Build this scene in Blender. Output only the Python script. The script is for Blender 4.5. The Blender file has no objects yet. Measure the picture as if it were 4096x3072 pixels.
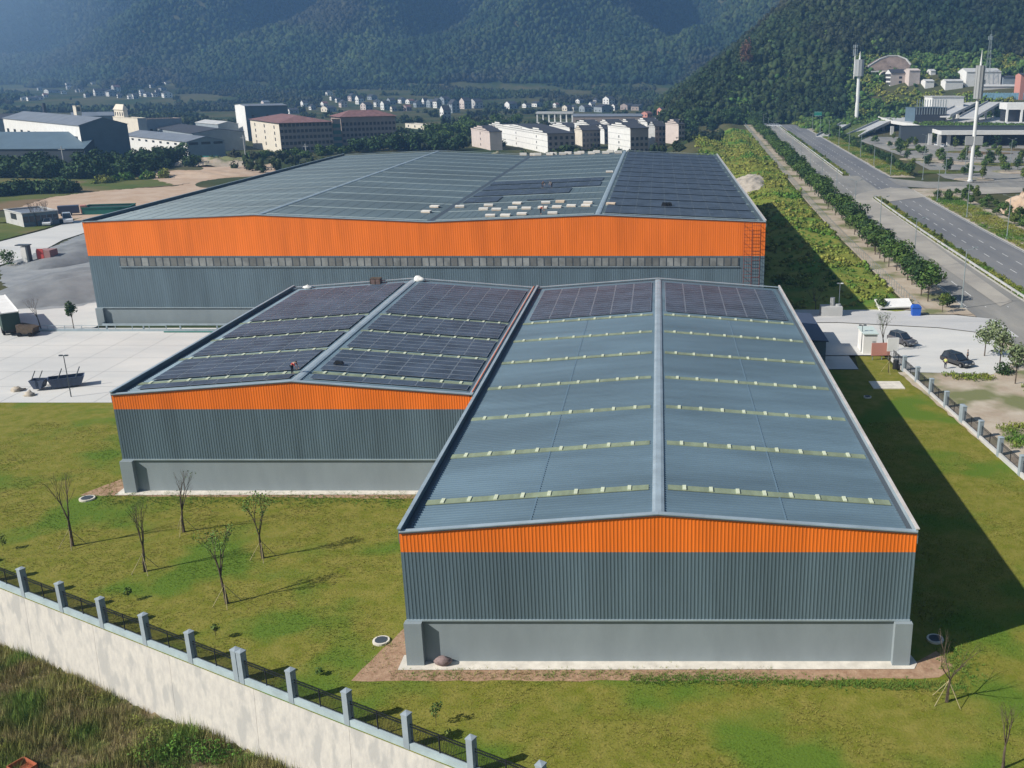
import bpy, math, random
import numpy as np
from mathutils import Vector, Matrix, noise
rng = np.random.default_rng(7); random.seed(7)
R = math.radians
scene = bpy.context.scene
COL = scene.collection

# ------------------------------------------------------------------ camera, sky, sun
FP, PX, PY, HY, CH = 3950.0, 2633.0, 1536.0, 294.4, 40.0      # focal (photo px), principal point, horizon row, camera height
TH = math.atan((PY-HY)/FP); CT, ST = math.cos(TH), math.sin(TH)
cam = bpy.data.cameras.new('camera'); cam_o = bpy.data.objects.new('camera', cam); COL.objects.link(cam_o)
cam_o.location = (0, 0, CH); cam_o.rotation_euler = (R(90)-TH, 0, 0)
cam.sensor_width = 36; cam.lens = FP/4096*36; cam.shift_x = -(PX-2048)/4096; cam.shift_y = 0
cam.clip_start = 0.5; cam.clip_end = 12000
scene.camera = cam_o
SUN_EL = R(38.0); SUN_V = Vector((-.894, -.447, 0)).normalized()   # towards the sun, on the ground plane
w = bpy.data.worlds.new('World'); scene.world = w; w.use_nodes = True
nt = w.node_tree; bg = nt.nodes['Background']
sky = nt.nodes.new('ShaderNodeTexSky'); sky.sky_type = 'NISHITA'; sky.sun_disc = False
sky.sun_elevation = SUN_EL; sky.sun_rotation = math.atan2(SUN_V.x, SUN_V.y); sky.air_density = 1.4; sky.dust_density = 1.0
nt.links.new(sky.outputs[0], bg.inputs[0]); bg.inputs[1].default_value = 0.05
sl = bpy.data.lights.new('sun', 'SUN'); sl.energy = 5.0; sl.angle = R(.55); sl.color = (1, .95, .87)
so = bpy.data.objects.new('sun', sl); COL.objects.link(so)
sd = Vector((SUN_V.x*math.cos(SUN_EL), SUN_V.y*math.cos(SUN_EL), math.sin(SUN_EL)))
so.rotation_euler = sd.to_track_quat('Z', 'Y').to_euler(); so.location = (0, 0, 120)
scene.view_settings.view_transform = 'Standard'; scene.view_settings.look = 'None'; scene.view_settings.exposure = 0.42
scene.render.engine = 'CYCLES'
scene.cycles.max_bounces = 5; scene.cycles.volume_bounces = 1

# ------------------------------------------------------------------ terrain function and photo rays
def sst(a, b, x):
    t = np.clip((x-a)/(b-a), 0, 1); return t*t*(3-2*t)
def zroad(Y): return .3+.0105*np.clip(np.asarray(Y, float)-175, 0, 535)
def sh(Y): return .033*np.log1p(np.exp(np.clip((np.asarray(Y, float)-265)/25, -30, 30)))*25
def wob(X, Y, s, seed=0.):                      # cheap smooth value noise from sines
    x = X/s+seed; y = Y/s-seed*1.7
    return (np.sin(x*1.7+2.1*np.sin(y*.9+seed))+np.sin(y*1.9+1.7*np.sin(x*1.1))+np.sin((x+y)*1.27+seed*3)*.8+np.sin((x-y)*2.3)*.4)/3.2
def hz(X, Y):
    X = np.asarray(X, float); Y = np.asarray(Y, float)
    z = np.full(np.broadcast(X, Y).shape, -.15)
    d = Y-(43.36-.529*X)                        # lower ground outside the retaining wall
    low = (1-sst(.6, 3.2, d))*(1-sst(0, 8, X))
    z = z*(1-low)+(-5.6+.5*wob(X, Y, 5.0)-.22*np.clip(-d-3, 0, 30)*.25)*low
    zr = zroad(Y)-.15
    t = sst(22, 41, X-sh(Y)*.6)*sst(150, 172, Y)
    t = np.maximum(t, sst(40, 46, X)*sst(80, 150, Y))
    t = t*(1-(1-sst(54, 55.5, X))*sst(124, 130, Y)*(1-sst(170, 173, Y)))
    bank = 1.0*np.exp(-((X-sh(Y)-34.5)/4.2)**2)*sst(170, 185, Y)*(1+.5*wob(X, Y, 9))
    z = z*(1-t)+zr*t+bank
    z = z+9.5*np.exp(-((X-20)/15)**2-((Y-500)/75)**2)
    # valley floor roughness beyond the big warehouse
    z = z+sst(310, 420, Y)*(1-sst(30, 45, X-sh(Y)))*.8*wob(X, Y, 40)
    # near spur on the right
    Y0 = 715-15*sst(85, 140, X)-0*Y
    spur = np.minimum(.74*X+3+7*wob(X, Y, 60, 1.3)-.12*np.clip(Y-1100, 0, 600), 5+.38*(Y-Y0)+6*wob(X, Y, 45, 2.1)*sst(0, 80, Y-Y0))
    flat = 5.9-.15
    z = np.where((Y > Y0) & (X > -10), np.maximum(z, np.where(spur > flat, spur, z)), z)
    # far mountains
    Yf = 1620+.20*np.clip(-X-350, 0, 3000)
    g = wob(X+.35*Y, Y*.35, 120, .7)+.45*wob(X-.25*Y, Y*.5, 47, 4.)
    g = g*.7+.75*np.sin((X-.45*Y)/62+1.3*wob(X, Y, 210, 2.))*sst(-50, 300, Y-Yf)
    m = .05*np.clip(Y-1250, 0, 450)+.50*np.clip(Y-Yf, 0, 1600)+(g-.3)*95*sst(-60, 400, Y-Yf)
    z = z+np.where(Y > 1200, np.maximum(m, 0), 0)
    return z
def ray(px, py):
    u = (px-PX)/FP; v = (py-PY)/FP
    return Vector((u, CT-v*ST, -ST-v*CT))
def flat(px, py, z=0.):                         # photo point -> point on the level plane z
    r = ray(px, py); t = (z-CH)/r.z
    return Vector((r.x*t, r.y*t, z))
def at(px, py):                                 # photo point -> point on the terrain
    r = ray(px, py); t0 = 30.
    ts = np.concatenate([np.arange(30, 900, 1.0), np.arange(900, 5000, 6.0)])
    X = r.x*ts; Y = r.y*ts; Z = CH+r.z*ts
    k = np.where(Z <= hz(X, Y))[0]
    t = ts[k[0]] if len(k) else 3000.
    if len(k):
        lo = t-1 if t < 900 else t-6
        for _ in range(12):
            mid = (lo+t)/2
            if CH+r.z*mid <= float(hz(r.x*mid, r.y*mid)): t = mid
            else: lo = mid
    return Vector((r.x*t, r.y*t, CH+r.z*t))
def zat(px, py, Y):                             # height of a photo point seen at depth Y
    r = ray(px, py); return CH+r.z*Y/r.y
def xat(px, py, Y):
    r = ray(px, py); return r.x*Y/r.y
def run(C, d, px, z=None):                      # length along ground direction d from C that reaches photo column px
    z = C[2] if z is None else z
    u = (px-PX)/FP
    return (u*(C[1]*CT+(CH-z)*ST)-C[0])/(d[0]-u*d[1]*CT)

# ------------------------------------------------------------------ materials
def mat(name, col, rough=.8, var=.0, scale=1., bump=0., bscale=None, col2=None, metal=0., spec=.4, island=0., stretch=None, col3=None, scale3=.1, coat=0.):
    m = bpy.data.materials.new(name); m.use_nodes = True; n = m.node_tree.nodes; l = m.node_tree.links
    b = n['Principled BSDF']; b.inputs['Roughness'].default_value = rough; b.inputs['Metallic'].default_value = metal
    b.inputs['Specular IOR Level'].default_value = .08 if (spec == .4 and rough >= .85) else spec; b.inputs['Coat Weight'].default_value = coat
    c1 = (*col, 1); geo = n.new('ShaderNodeNewGeometry')
    vec = geo.outputs['Position']
    if stretch:
        mp = n.new('ShaderNodeMapping'); mp.inputs['Scale'].default_value = stretch; l.new(vec, mp.inputs['Vector']); vec = mp.outputs[0]
    out = None
    if var > 0 or col2:
        tx = n.new('ShaderNodeTexNoise'); tx.inputs['Scale'].default_value = scale; tx.inputs['Detail'].default_value = 6; tx.inputs['Roughness'].default_value = .65
        l.new(vec, tx.inputs['Vector'])
        cr = n.new('ShaderNodeValToRGB'); l.new(tx.outputs['Fac'], cr.inputs[0])
        c2 = (*col2, 1) if col2 else tuple(min(1, x*(1+var)) for x in col)+(1,)
        c0 = c1 if col2 else tuple(x*(1-var) for x in col)+(1,)
        cr.color_ramp.elements[0].position = .36; cr.color_ramp.elements[1].position = .64
        cr.color_ramp.elements[0].color = c0; cr.color_ramp.elements[1].color = c2
        out = cr.outputs[0]
        if col3:
            t3 = n.new('ShaderNodeTexNoise'); t3.inputs['Scale'].default_value = scale3; t3.inputs['Detail'].default_value = 3
            l.new(vec, t3.inputs['Vector'])
            r3 = n.new('ShaderNodeValToRGB'); r3.color_ramp.elements[0].position = .5; r3.color_ramp.elements[1].position = .62
            l.new(t3.outputs['Fac'], r3.inputs[0])
            mx = n.new('ShaderNodeMix'); mx.data_type = 'RGBA'; l.new(r3.outputs[0], mx.inputs['Factor']); l.new(out, mx.inputs['A']); mx.inputs['B'].default_value = (*col3, 1)
            out = mx.outputs['Result']
    if island > 0:
        hs = n.new('ShaderNodeHueSaturation'); mr = n.new('ShaderNodeMapRange')
        l.new(geo.outputs['Random Per Island'], mr.inputs['Value']); mr.inputs['To Min'].default_value = 1-island; mr.inputs['To Max'].default_value = 1+island
        l.new(mr.outputs[0], hs.inputs['Value'])
        m2 = n.new('ShaderNodeMapRange'); wn = n.new('ShaderNodeTexWhiteNoise'); wn.noise_dimensions = '1D'; l.new(geo.outputs['Random Per Island'], wn.inputs['W'])
        l.new(wn.outputs['Value'], m2.inputs['Value']); m2.inputs['To Min'].default_value = .5-.045*island; m2.inputs['To Max'].default_value = .5+.045*island
        l.new(m2.outputs[0], hs.inputs['Hue'])
        if out: l.new(out, hs.inputs['Color'])
        else: hs.inputs['Color'].default_value = c1
        out = hs.outputs[0]
    if out: l.new(out, b.inputs['Base Color'])
    else: b.inputs['Base Color'].default_value = c1
    if bump:
        tb = n.new('ShaderNodeTexNoise'); tb.inputs['Scale'].default_value = bscale or scale*4; tb.inputs['Detail'].default_value = 5
        l.new(vec, tb.inputs['Vector'])
        bp = n.new('ShaderNodeBump'); bp.inputs['Distance'].default_value = bump; bp.inputs['Strength'].default_value = 1
        l.new(tb.outputs['Fac'], bp.inputs['Height']); l.new(bp.outputs[0], b.inputs['Normal'])
    return m
M = {}
M['orange'] = mat('orange_sheet', (.78, .175, .020), .38, .12, .35, stretch=(1, 1, .12))
M['greysheet'] = mat('slate_sheet', (.100, .145, .175), .42, .17, .35, stretch=(1, 1, .1))
M['basewall'] = mat('grey_render', (.24, .28, .30), .85, .07, .35, .004, 8, stretch=(1, 1, .35))
M['roof'] = mat('blue_grey_roof_sheet', (.135, .20, .245), .36, .20, .16, stretch=(.22, 1, 1), metal=.25, spec=.5)
M['roofdark'] = mat('slate_roof_sheet', (.090, .128, .148), .4, .18, .10, stretch=(.3, 1, 1), metal=.2, spec=.45)
M['flash'] = mat('pale_flashing', (.33, .40, .44), .4, .12, .5, metal=.2)
M['flashw'] = mat('whitish_flashing', (.50, .46, .43), .45, .15, .6)
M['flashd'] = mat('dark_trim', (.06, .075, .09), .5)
M['sky'] = mat('skylight_strip', (.22, .26, .17), .45, .2, .8, stretch=(1, .3, 1))
M['skyc'] = mat('pale_skylight', (.33, .39, .38), .5, .15, .8)
M['skyw'] = mat('skylight_vent', (.56, .60, .44), .5, .1, 2)
M['panel'] = mat('solar_cells', (.056, .074, .102), .45, .3, .35, spec=.3, coat=.0)
M['panelf'] = mat('panel_frame', (.38, .42, .46), .4, metal=.4)
M['panelg'] = mat('panel_frame_dull', (.17, .20, .22), .5, metal=.2)
M['lawn'] = mat('lawn', (.134, .150, .018), .95, .4, .7, .06, 6, col2=(.215, .195, .044), col3=(.095, .155, .020), scale3=.11)
M['soil'] = mat('red_soil', (.27, .165, .105), .95, .3, 1.5, .04, 6, col2=(.40, .27, .18))
M['apron'] = mat('pale_concrete', (.60, .56, .49), .9, .15, .8, .004, 10)
M['yard'] = mat('yard_concrete', (.50, .50, .485), .9, .12, .12, .003, 6, col2=(.60, .585, .55), stretch=(.35, 1, 1))
M['yard2'] = mat('drive_concrete', (.42, .42, .42), .9, .15, .25, .003, 6, col2=(.52, .51, .49), stretch=(.3, 1, 1))
M['asphalt'] = mat('asphalt', (.145, .15, .16), .9, .2, .12, .003, 9, col2=(.205, .205, .205), stretch=(1, .15, 1))
M['asphaltd'] = mat('dusty_asphalt', (.20, .198, .19), .9, .2, .1, .003, 9, col2=(.31, .295, .265), stretch=(1, .2, 1))
M['paint'] = mat('road_paint', (.62, .62, .60), .8, .3, 2)
M['kerb'] = mat('kerb_stone', (.42, .41, .38), .9, .15, 2)
M['sand'] = mat('sandy_ground', (.36, .29, .22), .95, .25, .25, .05, 3, col2=(.46, .40, .32), col3=(.17, .18, .085), scale3=.12)
M['sandr'] = mat('pink_sand', (.44, .31, .215), .95, .15, .15, .03, 2, col2=(.52, .40, .30))
M['gravel'] = mat('grey_gravel', (.22, .235, .245), .95, .2, .2, .04, 4, col2=(.31, .32, .325))
M['gravelp'] = mat('gravel_pile', (.165, .175, .185), .95, .2, .2, .03, 4, col2=(.235, .245, .25))
M['rubble'] = mat('pale_rubble', (.47, .42, .35), .95, .2, .8, .05, 4, col2=(.36, .31, .25))
M['walltop'] = mat('retaining_concrete', (.59, .56, .51), .9, .14, 2.4, .02, 5, col2=(.49, .47, .44), col3=(.43, .42, .40), scale3=1.0, stretch=(1, 1, .45))
M['curbblue'] = mat('blue_grey_curb', (.36, .44, .46), .85, .1, 1.)
M['postgrey'] = mat('grey_post', (.27, .32, .355), .8, .08, 1.)
M['blackmetal'] = mat('black_metal', (.018, .02, .024), .5)
M['white'] = mat('white_wall', (.72, .71, .68), .8, .06, .5)
M['offwhite'] = mat('cream_wall', (.66, .60, .50), .85, .07, .4)
M['pinkwall'] = mat('pinkish_wall', (.58, .50, .46), .85, .07, .4)
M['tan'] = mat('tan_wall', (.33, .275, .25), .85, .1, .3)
M['greywall'] = mat('grey_wall', (.26, .30, .33), .8, .08, .3)
M['steelblue'] = mat('steel_blue_sheet', (.10, .15, .19), .6, .08, .2)
M['darkroof'] = mat('dark_tile_roof', (.045, .05, .062), .8, .25, .8)
M['midroof'] = mat('grey_sheet_roof', (.17, .19, .22), .6, .12, .15)
M['redroof'] = mat('dull_red_roof', (.20, .105, .10), .8, .25, .5)
M['window'] = mat('dark_window', (.03, .035, .045), .25, spec=.6)
M['glassteal'] = mat('teal_glass', (.05, .16, .15), .3)
M['bark'] = mat('bark', (.10, .078, .06), .9, .3, 3)
M['stake'] = mat('bamboo_stake', (.36, .31, .17), .8, .2, 3)
M['leaf'] = mat('leaf_green', (.066, .115, .028), .8, island=.5, spec=.12)
M['leafb'] = mat('leaf_bright', (.10, .19, .03), .7, island=.4, spec=.25)
M['leafd'] = mat('leaf_dark', (.042, .078, .028), .8, island=.5, spec=.12)
M['leafp'] = mat('leaf_pale', (.15, .19, .09), .7, island=.55, spec=.25)
M['leafred'] = mat('leaf_rust', (.12, .06, .035), .8, island=.3)
M['leafy'] = mat('leaf_lime', (.10, .14, .022), .75, island=.5)
M['scrub'] = mat('scrub', (.14, .185, .034), .9, .3, .09, island=.4, col2=(.26, .25, .06), col3=(.085, .175, .03), scale3=.06)
M['weeds'] = mat('dry_weeds', (.20, .22, .05), .9, .3, .5, island=.55, col2=(.31, .25, .13), col3=(.13, .20, .04), scale3=.22)
M['grassb'] = mat('grass_blades', (.165, .185, .024), .9, .3, .4, island=.45, col2=(.26, .23, .06), col3=(.115, .185, .024), scale3=.11)
M['forest'] = mat('forest', (.015, .031, .016), .9, .3, .009, island=.55, col2=(.046, .066, .024), col3=(.036, .038, .024), scale3=.005)
M['ground'] = mat('ground', (.05, .065, .022), .95, .3, .02, .1, 1, col2=(.10, .09, .045), col3=(.035, .055, .02), scale3=.015)
M['field'] = mat('field_grass', (.075, .11, .024), .95, .3, .05, .1, 1, col2=(.14, .14, .045), col3=(.20, .14, .08), scale3=.03)
M['lampmetal'] = mat('lamp_metal', (.30, .35, .36), .5, metal=.3)
M['mast'] = mat('mast_white', (.72, .72, .70), .5)
M['pcgrey'] = mat('panel_grey', (.34, .35, .35), .6)
M['carblack'] = mat('car_black', (.012, .013, .016), .2, spec=.7, coat=1)
M['cargrey'] = mat('car_grey', (.15, .145, .155), .3, metal=.5, coat=1)
M['carwhite'] = mat('car_white', (.75, .76, .78), .3, coat=1)
M['glass'] = mat('car_glass', (.02, .03, .045), .08, spec=.9)
M['tyre'] = mat('tyre', (.015, .015, .016), .85)
M['rim'] = mat('rim', (.35, .35, .36), .35, metal=.8)
M['lampred'] = mat('tail_lamp', (.35, .02, .02), .3)
M['skin'] = mat('skin', (.42, .26, .18), .6)
M['hair'] = mat('hair', (.012, .01, .01), .6)
M['shirty'] = mat('cloth_yellow', (.50, .58, .16), .9)
M['shirtd'] = mat('cloth_dark', (.03, .035, .05), .9)
M['shirtr'] = mat('cloth_red', (.35, .03, .03), .9)
M['blue'] = mat('blue_plastic', (.02, .10, .45), .5)
M['red'] = mat('red_paint', (.45, .06, .05), .6)
M['redpale'] = mat('faded_red', (.55, .25, .20), .7)
M['green'] = mat('green_sheet', (.015, .14, .11), .6, .1, .5)
M['dgreen'] = mat('dark_green_tarp', (.02, .045, .035), .7)
M['card'] = mat('cardboard', (.62, .50, .38), .9, .1, 2)
M['cardw'] = mat('pale_packing', (.74, .70, .64), .9, .08, 2)
M['navy'] = mat('navy_sheet', (.06, .08, .13), .5)
M['teal'] = mat('sign_green', (.02, .22, .16), .5)
M['rust'] = mat('rust_orange', (.38, .11, .05), .8)
M['planter'] = mat('deck_grass', (.10, .13, .035), .95, .3, .3, .05, 3)
M['lightgrey'] = mat('light_concrete', (.48, .48, .47), .85, .1, .3)

# ------------------------------------------------------------------ mesh builder
def nth(k):                                     # 0 -> 'first'
    a = ['first', 'second', 'third', 'fourth', 'fifth', 'sixth', 'seventh', 'eighth', 'ninth', 'tenth', 'eleventh', 'twelfth', 'thirteenth', 'fourteenth', 'fifteenth', 'sixteenth', 'seventeenth', 'eighteenth', 'nineteenth', 'twentieth']
    return a[k] if k < 20 else ('thirtieth' if k == 29 else ('twenty ' if k < 29 else 'thirty ')+a[(k-20) % 10])
class MB:
    def __init__(s): s.v = []; s.f = []; s.m = []
    def poly(s, pts, m=0):
        i = len(s.v); s.v += [tuple(p) for p in pts]; s.f.append(tuple(range(i, i+len(pts)))); s.m.append(m)
    def box(s, a, b, m=0, T=None):
        (x0, y0, z0), (x1, y1, z1) = a, b
        c = [(x0, y0, z0), (x1, y0, z0), (x1, y1, z0), (x0, y1, z0), (x0, y0, z1), (x1, y0, z1), (x1, y1, z1), (x0, y1, z1)]
        if T is not None: c = [tuple(T @ Vector(p)) for p in c]
        i = len(s.v); s.v += c
        for q in ((0, 3, 2, 1), (4, 5, 6, 7), (0, 1, 5, 4), (1, 2, 6, 5), (2, 3, 7, 6), (3, 0, 4, 7)):
            s.f.append(tuple(i+k for k in q)); s.m.append(m)
    def cbox(s, c, size, m=0, rz=0.):
        T = Matrix.Translation(Vector(c)) @ Matrix.Rotation(rz, 4, 'Z')
        a = Vector(size)/2; s.box(-a, a, m, T)
    def beam(s, p, q, w, h, m=0):               # rectangular bar between two points
        p = Vector(p); q = Vector(q); d = (q-p)
        if d.length < 1e-6: return
        rot = d.to_track_quat('X', 'Z').to_matrix().to_4x4()
        s.box((0, -w/2, -h/2), (d.length, w/2, h/2), m, Matrix.Translation(p) @ rot)
    def tube(s, p, q, r0, r1=None, n=6, m=0, cap=True):
        r1 = r0 if r1 is None else r1
        p = Vector(p); q = Vector(q); d = q-p
        if d.length < 1e-6: return
        rot = d.to_track_quat('Z', 'Y').to_matrix(); i = len(s.v)
        for c, r in ((p, r0), (q, r1)):
            for k in range(n):
                a = 2*math.pi*k/n; s.v.append(tuple(c+rot @ Vector((r*math.cos(a), r*math.sin(a), 0))))
        for k in range(n):
            s.f.append((i+k, i+(k+1) % n, i+n+(k+1) % n, i+n+k)); s.m.append(m)
        if cap:
            s.f.append(tuple(i+n+k for k in range(n))); s.m.append(m); s.f.append(tuple(i+k for k in reversed(range(n)))); s.m.append(m)
    def prism(s, pts, d, m=0):                  # polygon swept by vector d
        d = Vector(d); n = len(pts); i = len(s.v)
        s.v += [tuple(p) for p in pts]+[tuple(Vector(p)+d) for p in pts]
        s.f.append(tuple(range(i, i+n))); s.m.append(m); s.f.append(tuple(reversed(range(i+n, i+2*n)))); s.m.append(m)
        for k in range(n):
            s.f.append((i+k, i+n+k, i+n+(k+1) % n, i+(k+1) % n)); s.m.append(m)
    def add(s, V, Fc, m=0):
        i = len(s.v); s.v += [tuple(p) for p in V]
        for f in Fc: s.f.append(tuple(i+k for k in f)); s.m.append(m)
    def build(s, name, mats, parent=None, smooth=False, fixn=True):
        me = bpy.data.meshes.new(name); me.from_pydata(s.v, [], s.f)
        if not isinstance(mats, (list, tuple)): mats = [mats]
        for m in mats: me.materials.append(m)
        if len(mats) > 1: me.polygons.foreach_set('material_index', s.m)
        if smooth: me.polygons.foreach_set('use_smooth', [True]*len(s.f))
        me.update()
        o = bpy.data.objects.new(name, me); COL.objects.link(o)
        if parent: o.parent = parent
        return o
def tag(o, label=None, cat=None, group=None, kind=None):
    if label: o['label'] = label
    if cat: o['category'] = cat
    if group: o['group'] = group
    if kind: o['kind'] = kind
    return o
def empty(name, loc, label, cat, group=None, rz=0.):
    o = bpy.data.objects.new(name, None); COL.objects.link(o); o.location = loc; o.rotation_euler = (0, 0, rz); o.empty_display_size = .3
    return tag(o, label, cat, group)
def copy_tree(o, parent=None):
    c = o.copy(); COL.objects.link(c); c.parent = parent
    for ch in list(o.children): copy_tree(ch, c)
    return c
def npmesh(name, V, T, m, parent=None):         # numpy triangles -> object
    me = bpy.data.meshes.new(name); me.vertices.add(len(V)); me.vertices.foreach_set('co', V.astype(np.float32).ravel())
    n = len(T); me.loops.add(n*3); me.loops.foreach_set('vertex_index', T.astype(np.int32).ravel())
    me.polygons.add(n); me.polygons.foreach_set('loop_start', np.arange(0, n*3, 3, dtype=np.int32))
    me.polygons.foreach_set('loop_total', np.full(n, 3, dtype=np.int32))
    me.materials.append(m); me.update(calc_edges=True)
    o = bpy.data.objects.new(name, me); COL.objects.link(o)
    if parent: o.parent = parent
    return o
# scatter templates (numpy verts, tris)
def ico(sub=1):
    t = (1+5**.5)/2
    V = [(-1, t, 0), (1, t, 0), (-1, -t, 0), (1, -t, 0), (0, -1, t), (0, 1, t), (0, -1, -t), (0, 1, -t), (t, 0, -1), (t, 0, 1), (-t, 0, -1), (-t, 0, 1)]
    F_ = [(0, 11, 5), (0, 5, 1), (0, 1, 7), (0, 7, 10), (0, 10, 11), (1, 5, 9), (5, 11, 4), (11, 10, 2), (10, 7, 6), (7, 1, 8), (3, 9, 4), (3, 4, 2), (3, 2, 6), (3, 6, 8), (3, 8, 9), (4, 9, 5), (2, 4, 11), (6, 2, 10), (8, 6, 7), (9, 8, 1)]
    V = [Vector(v).normalized() for v in V]
    for _ in range(sub-1):
        mid = {}; nf = []
        def g(a, b):
            k = (min(a, b), max(a, b))
            if k not in mid: V.append(((V[a]+V[b])/2).normalized()); mid[k] = len(V)-1
            return mid[k]
        for a, b, c in F_:
            ab, bc, ca = g(a, b), g(b, c), g(c, a); nf += [(a, ab, ca), (b, bc, ab), (c, ca, bc), (ab, bc, ca)]
        F_ = nf
    return np.array([tuple(v) for v in V]), np.array(F_)
ICO1, ICO2 = ico(1), ico(2)
def t_merge(parts):
    Vs, Ts, o = [], [], 0
    for V, T in parts: Vs.append(V); Ts.append(T+o); o += len(V)
    return np.vstack(Vs), np.vstack(Ts)
def t_leaves(n, c, r, size, up=.0):             # n small leaf triangles around an ellipsoid centre c radius r
    d = rng.normal(size=(n, 3)); d /= np.linalg.norm(d, axis=1)[:, None]
    P = np.array(c)+d*np.array(r)*(rng.uniform(.55, 1.08, n)[:, None])
    a = rng.normal(size=(n, 3)); a /= np.linalg.norm(a, axis=1)[:, None]
    b = np.cross(a, d+.3*rng.normal(size=(n, 3))); b /= np.linalg.norm(b, axis=1)[:, None]+1e-6
    s = size*rng.uniform(.6, 1.4, n)[:, None]
    V = np.stack([P-a*s*.5-b*s*.4, P+a*s*.5-b*s*.4, P+b*s*.7, P+a*s*.2+b*s*.9], 1)
    i = np.arange(n)*4
    return V.reshape(-1, 3), np.vstack([np.stack([i, i+1, i+2], 1), np.stack([i+1, i+3, i+2], 1)])
def t_crown(kind):
    parts = []
    if kind == 'far':
        for k in range(2):
            V, T = ICO1; j = 1+.25*rng.normal(size=(len(V), 1)); c = rng.normal(size=3)*(.25, .25, .12)+(0, 0, .62)
            parts.append((V*j*np.array((.55, .55, .6))*(1-.25*k)+c, T))
    elif kind == 'mid':
        for k in range(4):
            V, T = ICO1; j = 1+.25*rng.normal(size=(len(V), 1)); c = rng.normal(size=3)*(.3, .3, .2)+(0, 0, .6)
            parts.append((V*j*np.array((.38, .38, .38))+c, T))
        parts.append(t_leaves(50, (0, 0, .62), (.72, .72, .62), .22))
    return t_merge(parts)
def t_tuft(n=6, lean=.5, wd=.09):
    V, T = [], []
    for k in range(n):
        a = rng.uniform(0, 6.28); h = rng.uniform(.5, 1); l = rng.uniform(.1, lean); b = rng.uniform(0, .25)
        cx, cy = b*math.cos(a), b*math.sin(a); t = a+1.57
        V += [(cx-wd*math.cos(t), cy-wd*math.sin(t), 0), (cx+wd*math.cos(t), cy+wd*math.sin(t), 0), (cx+l*math.cos(a), cy+l*math.sin(a), h)]; T.append((3*k, 3*k+1, 3*k+2))
    return np.array(V), np.array(T)
def scatter(name, P, S, temps, m, zs=None):     # P (n,3) positions, S (n,) scales
    Vs, Ts, off = [], [], 0
    which = rng.integers(0, len(temps), len(P))
    for t, (V, T) in enumerate(temps):
        k = np.where(which == t)[0]
        if not len(k): continue
        a = rng.uniform(0, 6.283, len(k)); ca, sa = np.cos(a), np.sin(a)
        sc = S[k]; sz = sc*(zs[k] if zs is not None else 1)
        X = (V[None, :, 0]*ca[:, None]-V[None, :, 1]*sa[:, None])*sc[:, None]+P[k, 0][:, None]
        Y = (V[None, :, 0]*sa[:, None]+V[None, :, 1]*ca[:, None])*sc[:, None]+P[k, 1][:, None]
        Z = V[None, :, 2]*sz[:, None]+P[k, 2][:, None]
        Vs.append(np.stack([X, Y, Z], -1).reshape(-1, 3))
        Ts.append((T[None]+(np.arange(len(k))*len(V))[:, None, None]).reshape(-1, 3)+off); off += len(V)*len(k)
    return npmesh(name, np.vstack(Vs), np.vstack(Ts), m)
def inpoly(X, Y, poly):
    ins = np.zeros(len(X), bool); j = len(poly)-1
    for i in range(len(poly)):
        xi, yi = poly[i][:2]; xj, yj = poly[j][:2]
        c = ((yi > Y) != (yj > Y)) & (X < (xj-xi)*(Y-yi)/((yj-yi) or 1e-9)+xi); ins ^= c; j = i
    return ins
def sheet(name, pts, m, z=None, ragged=0., thick=0.):
    P = [Vector((p[0], p[1])) for p in pts]; out = []
    for i in range(len(P)):
        a, b = P[i], P[(i+1) % len(P)]; L = (b-a).length; n = max(1, int(L/(1.2 if ragged else 1e9))) if ragged else 1
        n = min(n, 120)
        for k in range(n):
            p = a+(b-a)*k/n
            if ragged and k: p += Vector((random.uniform(-1, 1), random.uniform(-1, 1)))*ragged
            out.append(p)
    mb = MB()
    if z is None: mb.poly([(p.x, p.y, float(hz(p.x, p.y))+.2+thick) for p in out])
    else:
        if thick: mb.prism([(p.x, p.y, z-thick) for p in out], (0, 0, thick))
        else: mb.poly([(p.x, p.y, z) for p in out])
    return tag(mb.build(name, m), kind='structure')
def strip(name, Ys, xl, xr, m, dz=0., kind='structure', zf=None):          # band along the road
    mb = MB(); zf = zf or (lambda Y: float(zroad(Y)))
    for a, b in zip(Ys[:-1], Ys[1:]):
        mb.poly([(xl(a), a, zf(a)+dz), (xr(a), a, zf(a)+dz), (xr(b), b, zf(b)+dz), (xl(b), b, zf(b)+dz)])
    o = mb.build(name, m)
    return tag(o, kind='structure') if kind else o

# ------------------------------------------------------------------ ground
def axis(pts):
    out = []
    for a, b, st in pts: out += list(np.arange(a, b, st))
    return np.array(out)
gx = axis([(-4000, -1400, 60), (-1400, -120, 14), (-120, 110, 1.6), (110, 500, 7), (500, 1200, 20), (1200, 4001, 80)])
gy = axis([(-200, 20, 20), (20, 100, 1.6), (100, 340, 2.5), (340, 760, 5), (760, 2600, 14), (2600, 5001, 60)])
GX, GY = np.meshgrid(gx, gy); GZ = hz(GX, GY)
V = np.stack([GX, GY, GZ], -1).reshape(-1, 3); nx = len(gx); ny = len(gy)
i = (np.arange(ny-1)[:, None]*nx+np.arange(nx-1)[None]).ravel()
T = np.vstack([np.stack([i, i+1, i+nx+1], 1), np.stack([i, i+nx+1, i+nx], 1)])
g = npmesh('ground', V, T, M['ground']); tag(g, kind='structure')
g.data.polygons.foreach_set('use_smooth', [True]*len(T))

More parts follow.
